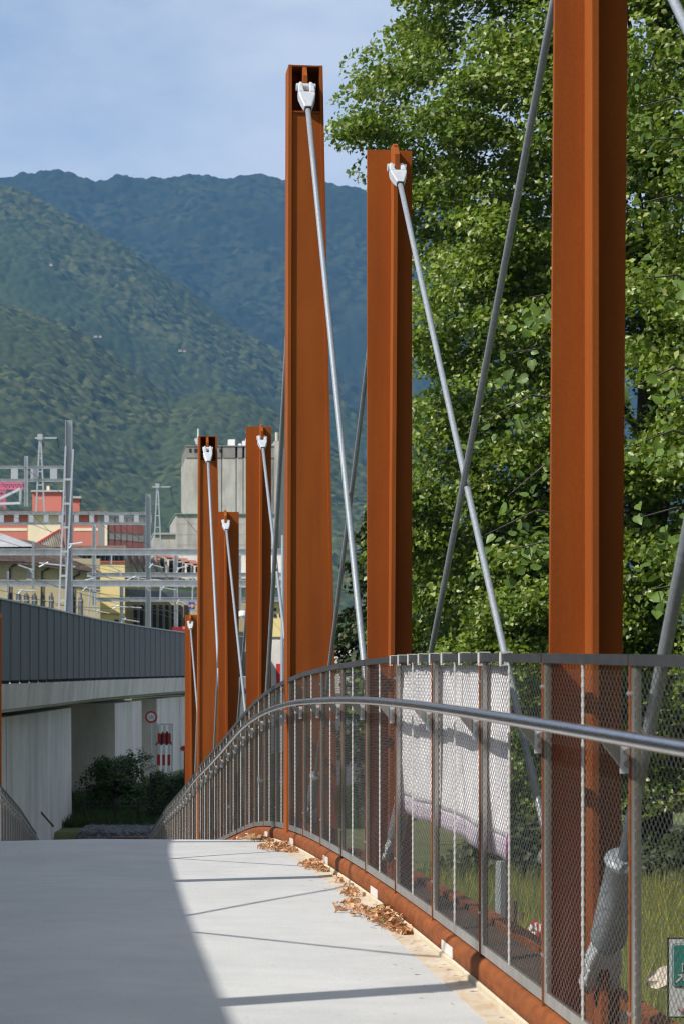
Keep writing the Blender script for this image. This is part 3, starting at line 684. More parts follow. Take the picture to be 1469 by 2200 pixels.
# gravel bank and road beyond the ramp
def sheet(name, x0, x1, y0, y1, dz, m, label, nx=30, ny=20, fz=None):
    X, Y = np.meshgrid(np.linspace(x0, x1, nx), np.linspace(y0, y1, ny)); Z = ground_z(X, Y) + dz
    o = fast_mesh(name, np.stack([X.ravel(), Y.ravel(), Z.ravel()], 1), grid_faces(ny, nx), m, smooth=True); return tag(o, label, kind='structure')
sheet('gravel_path', -7.6, -2.0, 61.2, 65.2, .05, M['gravel'], 'grey gravel bank beyond the far end of the ramp', 60, 40)
V = []; Fq = []; R = []
for q in range(5000):
    x = -7.6 + 5.6 * RNG.random(); y = 61.5 + 4 * RNG.random(); z = float(ground_z(x, y)) + .06; s_ = .02 + .035 * RNG.random(); o = len(V)
    a = RNG.random() * 6.28; ca, sa = math.cos(a) * s_, math.sin(a) * s_
    V += [(x + ca, y + sa, z), (x - sa, y + ca, z), (x - ca, y - sa, z), (x + sa, y - ca, z), (x, y, z + s_ * .8)]
    Fq += [(o, o + 1, o + 4), (o + 1, o + 2, o + 4), (o + 2, o + 3, o + 4), (o + 3, o, o + 4)]; R += [0] * 5
tag(fast_mesh('gravel', V, Fq, M['gravel']), 'loose grey stones on the gravel bank', 'gravel', None, 'stuff')
for q, (x, lab) in enumerate(((-6.1, 'low brown straw bale lying on the gravel, the left one'), (-4.3, 'low squarish brown bale on the gravel, the right one'))):
    b = MB(); z = -5.05; b.bb(x - .45, x + .45, 61.9, 62.3, z, z + .30); o = b.build('bale', M['wood']); tag(o, lab, 'bale'); bv = o.modifiers.new('b', 'BEVEL'); bv.width = .08; bv.segments = 3
sheet('road', -3.2, 6, 78, 150, .04, M['asphalt'], 'grey road passing under the viaduct on the right', 20, 30)
sheet('path', 3.2, 4.6, 9, 58, .03, M['asphalt'], 'narrow asphalt path in the meadow right of the bridge', 6, 60)

# ------------------------------------------------------------------ foliage builder
def leaves(name, parent, centers, counts, size, m, spread, flat=.45, out=None, seed=1, up=.55, droop=.25, shape='diamond', tintw=.5, wh=None):
    """centers (n,3); counts leaves per clump"""
    g = np.random.default_rng(seed); n = len(centers); idx = np.repeat(np.arange(n), counts); tot = len(idx)
    off = g.normal(size=(tot, 3)); off /= np.linalg.norm(off, axis=1)[:, None]; off *= (g.random(tot) ** .45)[:, None] * spread
    off[:, 2] *= flat
    rad = out[idx] if out is not None else np.zeros((tot, 3))
    hr = np.hypot(off[:, 0], off[:, 1]); off[:, 2] -= droop * hr * hr / max(spread, .01)
    C = centers[idx] + off
    nr = rad * (1 - up) + np.array([0, 0, up]) + g.normal(size=(tot, 3)) * .42; nr /= np.linalg.norm(nr, axis=1)[:, None]
    a = g.normal(size=(tot, 3)); x = np.cross(nr, a); x /= np.linalg.norm(x, axis=1)[:, None]; y = np.cross(nr, x)
    s = size * (.65 + .7 * g.random(tot))[:, None]
    if shape == 'diamond':
        V = np.stack([C - x * s * .5, C + y * s * .42 + nr * s * .12 - x * s * .05, C + x * s * .55 - nr * s * .10, C - y * s * .42 + nr * s * .12 - x * s * .05], 1)
        k = 4; base = np.arange(tot)[:, None] * k; Fc = np.concatenate([base + [0, 3, 2], base + [0, 2, 1]], 0)
    else:
        pts = [(-.5, 0, 0), (-.58, .22, .06), (-.38, .46, .12), (0, .48, .12), (.32, .25, .03), (.62, 0, -.12), (.32, -.25, .03), (0, -.48, .12), (-.38, -.46, .12), (-.58, -.22, .06), (0, 0, 0)]
        V = np.stack([C + x * s * p[0] + y * s * p[1] + nr * s * p[2] for p in pts], 1); k = 11; base = np.arange(tot)[:, None] * k
        Fc = np.concatenate([base + [10, (q + 1) % 10, q] for q in range(10)], 0)
    cl = g.random(n)[idx]; r = np.clip(cl * tintw + g.random(tot) * (1 - tintw), 0, .90)
    if wh: r = np.where(g.random(tot) < wh, .97 + 0 * r, r)
    return fast_mesh(name, V.reshape(-1, 3), Fc, m, parent, rnd=np.repeat(r, k))
def tree(label, base, H, zc0, R, lean, nclump, per, size, m, seed, trunk_r=.25, profile=None, wh=0.0, spread=.55, front=0.0, cat='tree', name='linden_tree'):
    g = np.random.default_rng(seed); root = thing(name, label, cat, base); bx, by, bz = base
    ctr = []; outs = []
    tries = 0
    while len(ctr) < nclump:
        k = g.random(); h = zc0 + (H - zc0) * k; th = g.random() * 2 * math.pi
        if g.random() < front and math.sin(th) > .2: continue
        pr = (profile(k) if profile else math.sin(math.pi * min(1, (.12 + .80 * k))) ** .6)
        lump = 1 + .07 * math.sin(3 * th + 5 * k * 3.1 + seed) + .07 * math.sin(7 * th - k * 17) + .06 * math.sin(k * 40 + 2 * th)
        # shelves of foliage with gaps between
        if math.sin(k * 52 + 2.3 * math.sin(th * 2 + seed) + th) < -.55 and g.random() < .7: continue
        rr = R * pr * lump * (1 - .55 * g.random() ** 2.0)
        ctr.append((bx + lean[0] * k + math.cos(th) * rr, by + lean[1] * k + math.sin(th) * rr, bz + h)); outs.append((math.cos(th) * .9, math.sin(th) * .9, .35 * (k - .4)))
    ctr = np.array(ctr); outs = np.array(outs)
    per_ = np.full(nclump, per)
    leaves('crown', root, ctr, per_, size, m, spread, .42, outs, seed + 5, wh=wh)
    b = MB(); pts = []; rs = []
    for q in range(9):
        k = q / 8; pts.append((bx + lean[0] * k + .15 * math.sin(k * 5 + seed), by + lean[1] * k + .12 * math.sin(k * 7), bz + H * .92 * k)); rs.append(trunk_r * (1.15 - k) + .02)
    b.tube(pts, rs, 10); b.build('trunk', M['bark'], root, smooth=True)
    sel = g.choice(nclump, min(70, nclump), replace=False); b = MB()
    for q in sel:
        c = Vector(ctr[q]); k = max(.08, min(.85, (c.z - bz) / H - .12)); p = Vector(pts[0]).lerp(Vector(pts[-1]), k); mid = p.lerp(c, .5) + UP * .25
        b.tube([p, mid, c], [trunk_r * .28 * (1.1 - k), trunk_r * .14, .012], 5)
    b.build('branches', M['bark'], root)
    return root
def copy_tree(src, label, loc, rz):
    r = src.copy(); COL.objects.link(r); r.location = loc; r.rotation_euler = (0, 0, rz); r['label'] = label; r.scale = (1, 1, 1.15)
    for ch in list(src.children):
        c = ch.copy(); COL.objects.link(c); c.parent = r
    return r
gzf = lambda x, y: float(ground_z(x, y))
tree('large sunlit linden in flower filling the right of the picture behind the second mast', (6.45, 45, gzf(6.45, 45)), 30, 1.6, 5.75, (.3, 0), 2900, 205, .112, M['leaf'], 3, .34, wh=.10, front=.82,
     profile=lambda k: (.90 + .06 * math.exp(-((k - .58) / .10) ** 2) + .03 * math.sin(k * 30)) * (1 if k < .75 else (1 - (k - .75) * 2.2)) * min(1, .78 + k * 2.2), spread=.74)
tree('nearer linden at the right edge behind the biggest mast', (10.9, 37, gzf(10.9, 37)), 25, 1.6, 6.0, (0, 0), 1500, 150, .12, M['leaf'], 8, .3, wh=.15, front=.75, spread=.75)
lind = tree('third linden far right behind the others', (16.5, 46, gzf(16.5, 46)), 24, 2.2, 5, (0, 0), 520, 90, .17, M['leaf'], 12, .35, spread=.85, wh=.08)
tree('dark leafy tree with rusty flowers, low behind the tallest mast', (1.55, 56, -4.4), 8.9, .8, 1.6, (.15, 0), 330, 80, .16, M['leaf_dark'], 15, .16, wh=.06, front=.5, spread=.5, name='dark_tree')
tree('second dark tree standing right of the low one, mostly hidden by the linden', (5.4, 60, -4.4), 8.6, .6, 3.0, (0, 0), 330, 80, .17, M['leaf_dark'], 16, .2, wh=.03, front=.5, spread=.6, name='dark_tree')
for (x, y, rz, lab) in ((10.2, 12, 1, 'added linden right of the bridge, just out of the picture, to cut sky light'), (8.6, -1, 2, 'added linden right of where the photographer stands, to cut sky light'), (7.2, -13, 3, 'added linden behind the photographer, on the right, to cut sky light'), (2.5, -22, 4, 'added linden behind the photographer, over the path, to cut sky light'), (-5.5, -27, 5, 'added linden behind the photographer, on the left, to cut sky light'), (15, 4, .5, 'added linden in the second row right of the bridge, to cut sky light'), (14, -20, .2, 'added linden in the second row behind the photographer, to cut sky light')):  # unseen lindens added to darken reflections and shaded faces
    copy_tree(lind, lab, (x, y, -4.5), rz)
# near spray of large leaves hanging from the right-hand linden
spr = thing('linden_branch', 'near hanging linden branch with large bright leaves left of the biggest mast', 'branch', P(1120, 950, 17))
cs = []; b = MB()
for (u0, v0, u1, v1) in ((1230, 860, 1040, 905), (1230, 800, 1080, 760), (1240, 1000, 1090, 1065), (1250, 1110, 1040, 1150), (1240, 1210, 1100, 1180), (1200, 690, 1130, 640)):
    p0 = P(u0, v0, 18.3); p1 = P(u1, v1, 16.6); mid = p0.lerp(p1, .5) + UP * .12; b.tube([p0, mid, p1], [.012, .008, .003], 5)
    for k in range(6): q = p0.lerp(p1, .25 + .75 * k / 5) + Vector((0, 0, .1 * math.sin(k) - .06)); cs.append(tuple(q))
cs = np.array(cs); b.build('twigs', M['bark'], spr)
leaves('leaves', spr, cs, np.full(len(cs), 3), .078, M['leaf_big'], .20, .9, np.tile([-.5, -.7, .3], (len(cs), 1)), 77, .4, shape='heart')
spr2 = thing('linden_branch', 'near linden branch with big pale leaves right of the biggest mast', 'branch', P(1400, 700, 15))
cs = []; b = MB()
for (u0, v0, u1, v1) in ((1520, 250, 1370, 230), (1520, 460, 1360, 440), (1530, 640, 1370, 600), (1530, 810, 1360, 830), (1530, 950, 1350, 960), (1520, 1130, 1380, 1110), (1530, 1300, 1380, 1270), (1520, 350, 1400, 300)):
    p0 = P(u0, v0, 16.2); p1 = P(u1, v1, 15.0); mid = p0.lerp(p1, .5) + UP * .1; b.tube([p0, mid, p1], [.012, .008, .003], 5)
    for k in range(5): q = p0.lerp(p1, .25 + .75 * k / 4) + Vector((0, 0, .08 * math.sin(k * 2) - .05)); cs.append(tuple(q))
cs = np.array(cs); b.build('twigs', M['bark'], spr2)
leaves('leaves', spr2, cs, np.full(len(cs), 3), .07, M['leaf_big'], .18, .9, np.tile([-.5, -.7, .3], (len(cs), 1)), 78, .4, shape='heart')

def bush(label, c, r, h, n, per, size, m, seed):
    g = np.random.default_rng(seed); root = thing('bush', label, 'bush', c)
    th = g.random(n) * 6.28; k = g.random(n); rr = r * np.sqrt(1 - (k * .9) ** 2) * (.55 + .45 * g.random(n)) * (1 + .3 * np.sin(3 * th + seed))
    ctr = np.stack([c[0] + np.cos(th) * rr, c[1] + np.sin(th) * rr * .7, c[2] + h * k], 1); outs = np.stack([np.cos(th), np.sin(th), k], 1)
    leaves('foliage', root, ctr, np.full(n, per), size, m, r * .28, .8, outs, seed + 1, .4)
    b = MB()
    for q in range(min(n, 14)): b.tube([c, Vector(c).lerp(Vector(ctr[q]), .5) + UP * .1, ctr[q]], [.03, .02, .006], 5)
    b.build('stems', M['bark'], root)
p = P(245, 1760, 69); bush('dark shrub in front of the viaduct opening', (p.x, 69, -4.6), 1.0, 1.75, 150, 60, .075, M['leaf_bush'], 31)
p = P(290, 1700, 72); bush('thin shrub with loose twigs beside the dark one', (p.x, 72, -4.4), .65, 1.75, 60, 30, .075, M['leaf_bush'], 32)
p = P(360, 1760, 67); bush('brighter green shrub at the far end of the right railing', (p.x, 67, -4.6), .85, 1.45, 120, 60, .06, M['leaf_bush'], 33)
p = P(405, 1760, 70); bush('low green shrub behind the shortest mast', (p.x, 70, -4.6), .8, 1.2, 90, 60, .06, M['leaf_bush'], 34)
for q, (x, y, r, h) in enumerate([(3.9, 41.5, 2.2, 1.5), (7.5, 40.5, 2.6, 1.2), (12, 42, 3, 2), (3.2, 104, 3, 2.6)]):
    bush(['hedge bush behind the meadow, left one', 'hedge bush behind the meadow, middle one', 'hedge bush behind the meadow, right one', 'bush beside the road under the viaduct'][q], (x, y, -4.5), r, h, 200, 60, .16, M['leaf_dark'], 40 + q)

# grass on the bank and the meadow
def grass(name, label, n, xf, m, hmin, hmax, wd, seed, wh=0):
    g = np.random.default_rng(seed); X, Y = xf(g, n); Z = ground_z(X, Y); h = hmin + (hmax - hmin) * g.random(n); a = g.random(n) * 3.14; lx = g.normal(size=n) * .3 * h; ly = g.normal(size=n) * .3 * h
    V = np.stack([np.stack([X - np.cos(a) * wd, Y - np.sin(a) * wd, Z - .03], 1), np.stack([X + np.cos(a) * wd, Y + np.sin(a) * wd, Z - .03], 1), np.stack([X + lx, Y + ly, Z + h], 1)], 1)
    r = np.clip(g.random(n) * .6 + .35 * vn(X / 2, Y / 2, seed), 0, .92)
    if wh: r = np.where(g.random(n) < wh, 1, r)
    Fc = np.arange(n * 3).reshape(n, 3)
    tag(fast_mesh(name, V.reshape(-1, 3), Fc, m, rnd=np.repeat(r, 3)), label, 'grass', None, 'stuff')
grass('meadow_grass', 'tall sunlit meadow grass with yellow flowers right of the bridge', 90000, lambda g, n: ((lambda y: (2.6 - .1145 * y + g.random(n) * (4 + .22 * y), y))(14 + 27 * g.random(n) ** 1.1)), M['grassblade'], .15, .75, .015, 51, .06)
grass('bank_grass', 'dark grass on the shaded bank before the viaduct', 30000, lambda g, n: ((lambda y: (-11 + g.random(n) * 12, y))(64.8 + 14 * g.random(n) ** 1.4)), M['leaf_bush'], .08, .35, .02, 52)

# ------------------------------------------------------------------ small things on the far bank
def text_obj(txt, size, m, parent, pos, rot=(math.pi / 2, 0, 0), ext=.003):
    cu = bpy.data.curves.new('lettering', 'FONT'); cu.body = txt; cu.size = size; cu.extrude = ext; cu.align_x = 'CENTER'; cu.align_y = 'CENTER'
    tmp = bpy.data.objects.new('tmp', cu); COL.objects.link(tmp); bpy.context.view_layer.update()
    me = bpy.data.meshes.new_from_object(tmp.evaluated_get(bpy.context.evaluated_depsgraph_get())); bpy.data.objects.remove(tmp)
    me.materials.clear(); me.materials.append(m); o = bpy.data.objects.new('lettering', me); COL.objects.link(o); o.parent = parent
    o.location = Vector(pos) - Vector(parent['_o']); o.rotation_euler = rot; return o
def disc(b, c, r, th, n=28): b.tube([c, Vector(c) + Vector((0, th, 0))], r, n)
ws = thing('road_sign', 'round red-rimmed weight limit sign reading 12t under the viaduct', 'sign', P(326, 1700, 80))
c = P(325.5, 1540.5, 80)
b = MB(); disc(b, c, .225, .01); b.build('rim', M['signred'], ws)
b = MB(); disc(b, c - Vector((0, .004, 0)), .155, .0035); b.build('face', M['signwhite'], ws)
text_obj('12t', .15, M['black'], ws, c - Vector((0, .008, 0)))
b = MB(); b.tube([c + Vector((0, .04, -3)), c + Vector((0, .04, .2))], .03, 8); b.build('post', M['galv'], ws)
mk = thing('height_marker', 'three red and white striped boards hanging from a bar near the road', 'barrier', P(352, 1650, 75))
for k, (u, v0) in enumerate(((343.5, 1551), (354.3, 1551), (365.5, 1551))):
    for j in range(5):
        va = 1558 + [0, 17, 40, 63, 87][j]; vb = 1558 + [17, 40, 63, 87, 108][j]; sh = -.05 * (j) * 1.0
        a = P(u - 3.1 + sh * 14, va + .2, 75); c2 = P(u + 3.1 + sh * 14, vb - .2, 75)
        b = MB(); b.bb(a.x, c2.x, 75, 75.04, c2.z, a.z); b.build('stripe_board', M['signred'] if j % 2 else M['signwhite'], mk)
b = MB(); b.beam(P(340, 1556, 75.06), P(371, 1556, 75.06), .03, .04); b.build('crossbar', M['galv'], mk)
b = MB(); b.prism([P(334, 1601, 75.3), P(350, 1571, 75.3), P(361, 1571, 75.3), P(371, 1601, 75.3)][::-1], (0, .03, 0)); b.build('back_plate', M['black'], mk)
b = MB(); b.beam(P(340, 1556, 75.06), P(338, 1700, 75.06), .04, .04); b.beam(P(371, 1556, 75.06), P(370, 1700, 75.06), .04, .04); b.build('frame', M['galv'], mk)
ar = thing('arrow_sign', 'small red arrow-shaped direction sign with white rim pointing left', 'sign', P(396, 1640, 66))
def hexs(e, y): return [P(385 + e * 1.1, 1607.5, y), P(391 + e * .7, 1601.5 + e * .9, y), P(409 - e, 1601.5 + e * .9, y), P(409 - e, 1614.5 - e * .9, y), P(391 + e * .7, 1614.5 - e * .9, y)]
b = MB(); b.prism(hexs(0, 66), (0, .01, 0)); b.build('rim', M['signwhite'], ar); b = MB(); b.prism(hexs(1.8, 65.99), (0, .008, 0)); b.build('face', M['signred'], ar)
b = MB(); b.tube([P(398, 1605, 66.05), P(397, 1760, 66.05)], .03, 8); b.build('post', M['black'], ar)
hr = thing('ramp_handrail', 'short brown handrail piece sloping down at the foot of the viaduct wall', 'handrail', P(72, 1775, 60))
b = MB(); b.beam(P(72, 1724, 60), P(72, 1785, 60), .05, .05); b.build('post', M['wood'], hr); b = MB(); b.beam(P(72, 1726, 60), P(116, 1776, 60), .05, .05); b.build('rail', M['wood'], hr)
fe = thing('wire_fence', 'dark wire fence with posts across the grass before the viaduct', 'fence', P(250, 1775, 66.5))
for u in (180, 247, 297, 325, 352, 390):
    h = 1715 if u != 325 else 1660; b = MB(); b.tube([P(u, h, 66.5), P(u, 1775, 66.5)], .035, 6); b.build('post', M['black'], fe)
b = MB()
for v in (1722, 1732, 1742, 1752): b.tube([P(180, v, 66.5), P(390, v, 66.5)], .006, 4)
b.build('wires', M['wire_dark'], fe)
# meadow: striped trestle, boulder, green sign, posts
tr = thing('road_barrier', 'red and white striped wooden trestles lying in the meadow grass', 'barrier', P(1135, 2030, 27))
def plank(u0, v0, u1, v1, th, n, Y0, Y1, ph):
    a = P(u0, v0, Y0); c_ = P(u1, v1, Y1)
    for k in range(n):
        p = a.lerp(c_, k / n + .002); q = a.lerp(c_, (k + 1) / n - .002); b = MB(); b.beam(p, q, .03, th); b.build('stripe', M['signred'] if (k + ph) % 2 else M['signwhite'], tr)
plank(1097, 1999, 1142, 2008, .085, 6, 27, 26.4, 0); plank(1150, 1990, 1172, 1997, .085, 5, 25.6, 25.2, 0)
plank(1118, 2026, 1150, 1978, .055, 5, 26.3, 26.1, 1); plank(1136, 2008, 1158, 2012, .085, 3, 25.9, 25.7, 1); plank(1146, 2024, 1172, 2042, .085, 4, 25.4, 25.0, 0)
sg = thing('info_sign', 'white sign with green panel and white arrow at the right edge', 'sign', P(1470, 2200, 17))
a = P(1433, 2015, 17); c_ = P(1540, 2187, 17)
b = MB(); b.bb(a.x, c_.x, 17.006, 17.03, c_.z, a.z); o = b.build('frame', M['black'], sg)
b = MB(); b.bb(a.x + .014, c_.x - .014, 17.0, 17.005, c_.z + .012, a.z - .012); b.build('board', M['signwhite'], sg)
g0 = P(1442, 2027, 17); g1 = P(1532, 2120, 17)
def rrect(x0, x1, z0, z1, r, y): 
    pts = []
    for cx, cz, a0 in ((x1 - r, z1 - r, 0), (x0 + r, z1 - r, 90), (x0 + r, z0 + r, 180), (x1 - r, z0 + r, 270)):
        for k in range(5): q = math.radians(a0 + k * 22.5); pts.append(Vector((cx + r * math.cos(q), y, cz + r * math.sin(q))))
    return pts
b = MB(); b.prism(rrect(g0.x, g1.x, g1.z, g0.z, .03, 16.994), (0, .004, 0)); b.build('green_panel', M['signgreen'], sg)
b = MB(); b.prism(rrect(g0.x + .006, g1.x - .006, g1.z + .006, g0.z - .006, .026, 16.991), (0, .002, 0)); b.build('border', M['signwhite'], sg)
b = MB(); b.prism(rrect(g0.x + .012, g1.x - .012, g1.z + .012, g0.z - .012, .022, 16.988), (0, .002, 0)); b.build('green_panel', M['signgreen'], sg)
def bar2(u0, v0, u1, v1, th): b = MB(); b.beam(P(u0, v0, 16.984), P(u1, v1, 16.984), .003, th * 17 / F, Vector((0, 0, 1))); b.build('white_mark', M['signwhite'], sg)
bar2(1451.5, 2110.5, 1466, 2096, 3.2); bar2(1456, 2094.8, 1468, 2094.8, 3.0); bar2(1466.6, 2093.5, 1466.6, 2107, 3.0)
bar2(1463.5, 2086, 1480, 2086, 3); bar2(1465, 2070, 1465, 2087, 3.2); bar2(1463.5, 2071, 1480, 2071, 3.2); bar2(1470, 2058, 1470, 2070, 3)
text_obj('Via', .052, M['signred'], sg, P(1462.5, 2169, 16.985))
text_obj('S', .04, M['signgreen'], sg, P(1472, 2136, 16.985))
b = MB(); b.tube([(a.x + .2, 17.06, a.z - .1), (a.x + .2, 17.06, -4.6)], .03, 8); b.build('post', M['galv'], sg)
rk = thing('boulder', 'pale pointed boulder in the grass beside the green sign', 'rock', P(1425, 2115, 24))
g = np.random.default_rng(4); cpt = P(1428, 2100, 24); b = MB(); rings = []
for j in range(5):
    for k in range(9): a_ = k * 6.283 / 9; r = (.20, .19, .14, .07, .01)[j] * (.8 + .4 * g.random()); rings.append(cpt + Vector((math.cos(a_) * r, math.sin(a_) * r, (-.1, -.02, .05, .10, .13)[j])))
b.add(rings, [(j * 9 + k, j * 9 + (k + 1) % 9, (j + 1) * 9 + (k + 1) % 9, (j + 1) * 9 + k) for j in range(4) for k in range(9)]); b.build('stone', M['rock'], rk)
for q, (u, v0, Y, hh) in enumerate(((1068, 1850, 22, 2.0), (1082, 1880, 27, 1.8), (1098, 1935, 30, 1.2), (1116, 1960, 33, 1.0))):
    p = P(u, v0, Y); z0 = gzf(p.x, Y); b = MB(); b.tube([(p.x, Y, z0), (p.x + .03, Y, p.z)], .05, 8); b.build('stake', M['wood'] if q else M['galv'])
    o = COL.objects[-1]; tag(o, ['grey metal stake under the loose banner corner', 'brown wooden stake just right of the grey one', 'third weathered stake in the meadow grass', 'fourth and shortest weathered stake near the striped trestle'][q], 'stake', 'stakes in the meadow')

# ------------------------------------------------------------------ railway overhead line
def hbeam(name, root, a, c, wd, m=None, horiz=True):    # H section: web and two flanges
    m = m or M['galv_light']; a = Vector(a); c = Vector(c); b = MB(); d = (c - a).normalized()
    if abs(d.z) > .7:
        b.box((a + c) / 2, (wd * .78, wd * .10, (c - a).length))
        for s_ in (-1, 1): b.box((a + c) / 2 + Vector((s_ * wd * .44, 0, 0)), (wd * .12, wd * .9, (c - a).length))
    else:
        b.beam(a, c, wd * .12, wd * .78); b.beam(a + UP * wd * .44, c + UP * wd * .44, wd * .9, wd * .1); b.beam(a - UP * wd * .44, c - UP * wd * .44, wd * .9, wd * .1)
    return b.build(name, m, root)
G1 = thing('catenary_mast', 'tall grey H-section rail mast with a splayed ladder leg beside it', 'mast', P(148, 1320, 93))
hbeam('column', G1, P(148, 1325, 93), P(150, 903, 93), .30, M['rope'])
b = MB(); b.beam(P(127, 1318, 92.7), P(142, 958, 92.7), .07, .07); b.beam(P(140, 1318, 92.7), P(158, 965, 92.7), .07, .07); b.build('ladder_stile', M['galv'], G1)
for v in (1290, 1237, 1185, 1133, 1082, 1030):
    k = (1318 - v) / 355; b = MB(); b.beam(P(127 + 15 * k, v, 92.7), P(140 + 18 * k, v, 92.7), .06, .09); b.build('rung', M['galv'], G1)
G2 = thing('catenary_mast', 'grey H-section rail mast right of the red building, behind the barrier', 'mast', P(319, 1345, 140)); hbeam('column', G2, P(319, 1350, 140), P(320, 1062, 140), .32, M['rope'])
def gantry(label, Y, u0, u1, v0, v1, posts, th):
    g_ = thing('gantry_beam', label, 'gantry', P((u0 + u1) / 2, v1, Y))
    hbeam('top_chord', g_, P(u0, v0, Y), P(u1, v0, Y), th); hbeam('bottom_chord', g_, P(u0, v1, Y), P(u1, v1, Y), th)
    for u in posts:
        b = MB(); b.beam(P(u, v0 + 3, Y), P(u, v1 - 3, Y), .3, .10, Vector((0, 1, 0))); b.build('strut', M['galv'], g_)
    return g_
gantry('ladder-like rail gantry beam at the upper left, above the pink crane', 93.6, -60, 150, 1004, 1032, (-10, 32, 74, 116), .12)
gantry('long ladder-like rail gantry beam in front of the red building', 140.6, -60, 326, 1103, 1125, (4, 36, 68, 100, 132, 165, 198, 230, 262, 294, 322), .16)
for q, (u0, u1, v, Y, th, lab) in enumerate([(-40, 640, 1186, 118, .22, 'upper long grey steel rail beam below the red building'), (-40, 640, 1253, 118.5, .22, 'second long grey steel rail beam, just above the barrier houses'),
        (188, 640, 1235, 150, .2, 'shorter grey rail beam crossing the yellow house'), (206, 640, 1288, 150.5, .2, 'lowest grey rail beam just above the zinc barrier')]):
    g_ = thing('rail_beam', lab, 'gantry', P((u0 + u1) / 2, v, Y)); hbeam('beam', g_, P(u0, v, Y), P(u1, v, Y), .36 if th > .21 else .30)
for q, (u, v0, v1, Y, w_, lab) in enumerate([(203, 1126, 1300, 150, .26, 'slim rail post in front of the yellow house'), (262, 1255, 1345, 151, .24, 'short pale rail post below the sawtooth hall'), (379, 1190, 1358, 152, .26, 'rail post near the blue arrow sign'),
        (72, 1162, 1265, 117.5, .12, 'hanging bracket post on the left rail beams'), (18, 1228, 1272, 117.5, .09, 'short hanging bracket at the far left rail beam'), (57, 980, 1088, 93.3, .15, 'hanging post through the upper left gantry'), (515, 1180, 1330, 150, .25, 'rail post between the short mast and the silo front mast')]):
    g_ = thing('rail_post', lab, 'post', P(u, v1, Y)); hbeam('column', g_, P(u, v1, Y), P(u, v0, Y), w_)
def lattice(label, u, vt, vb, Y, wt, wb_, arm):
    g_ = thing('lattice_tower', label, 'tower', P(u, vb, Y)); b = MB()
    b.beam(P(u - wb_, vb, Y), P(u - wt, vt, Y), .09, .09); b.beam(P(u + wb_, vb, Y), P(u + wt, vt, Y), .09, .09); b.build('leg', M['galv'], g_)
    n_ = 5
    for k in range(1, n_ + 1):
        x = k / (n_ + .5); wv = wb_ + (wt - wb_) * x; v = vb + (vt - vb) * x; b = MB(); b.beam(P(u - wv, v, Y), P(u + wv, v, Y), .07, .07); b.build('rung', M['galv'], g_)
    b = MB(); b.beam(P(u - 11, vt, Y), P(u + arm, vt, Y), .14, .10); b.box(P(u, vt - 2, Y), (.3, .3, .35)); b.build('crossarm', M['galv'], g_)
    b = MB(); b.tube([P(u + arm, vt, Y), P(u + arm + 4, vt + 22, Y)], .04, 5); b.build('insulator', M['black'], g_)
lattice('slim lattice pylon with a crossarm at the upper left above the red roof', 87, 941, 1100, 135, 1.2, 9, 36)
lattice('slim lattice pylon with a crossarm between the silo and the red building', 339, 1046, 1182, 165, 1.2, 7.5, 28)
W_ = thing('overhead_wires', 'thin dark overhead railway wires sagging across the left of the picture', 'wires', P(100, 1100, 110))
def wire(pts, Y0, Y1, sag=10, r=.014):
    (u0, v0), (u1, v1) = pts; b = MB(); q = []
    for k in range(13):
        x = k / 12; q.append(P(u0 + (u1 - u0) * x, v0 + (v1 - v0) * x + sag * 4 * x * (1 - x), Y0 + (Y1 - Y0) * x))
    b.tube(q, r, 4); b.build('wire', M['wire_dark'], W_)
for a_ in [((-20, 925), (127, 978), 130, 135, 14), ((-20, 932), (80, 980), 130, 135, 9), ((127, 978), (330, 1115), 135, 200, 16), ((130, 980), (330, 1118), 135, 200, 18), ((-10, 950), (160, 1075), 60, 120, 8), ((160, 1075), (430, 1290), 120, 160, 6),
           ((367, 1068), (440, 1160), 165, 200, 7), ((370, 1068), (446, 1165), 165, 200, 8), ((-10, 1210), (430, 1330), 110, 160, 4), ((0, 1195), (430, 1270), 115, 170, 6), ((60, 1240), (430, 1340), 110, 160, 5), ((0, 1160), (300, 1240), 115, 160, 4), ((-10, 1090), (120, 1145), 115, 130, 3), ((120, 1300), (430, 1312), 110, 160, 3)]:
    wire(a_[:2], *a_[2:])
def cantilever(u0, v0, u1, v1, Y, lab):
    g_ = thing('wire_bracket', lab, 'bracket', P(u0, v0, Y), 'brackets holding the overhead wires'); b = MB(); b.tube([P(u0, v0, Y), P(u1, v1, Y)], .045, 6); b.tube([P(u0, v0 + 8, Y), P(u0 + (u1 - u0) * .25, v0 - 2, Y)], .04, 6); b.build('arm', M['galv'], g_)
cantilever(85, 1210, 162, 1218, 117, 'pale wire bracket left of the ladder leg'); cantilever(40, 1268, 77, 1270, 117, 'lower wire bracket at the left'); cantilever(178, 1262, 217, 1268, 149, 'wire bracket at the corner of the yellow house')
cantilever(270, 1240, 360, 1248, 149, 'wire bracket over the sawtooth hall'); cantilever(345, 1262, 380, 1268, 149, 'wire bracket next to the right rail post'); cantilever(380, 1290, 405, 1300, 149, 'wire bracket pointing at the blue arrow sign'); cantilever(240, 1302, 305, 1306, 149, 'lowest wire bracket with white insulators')
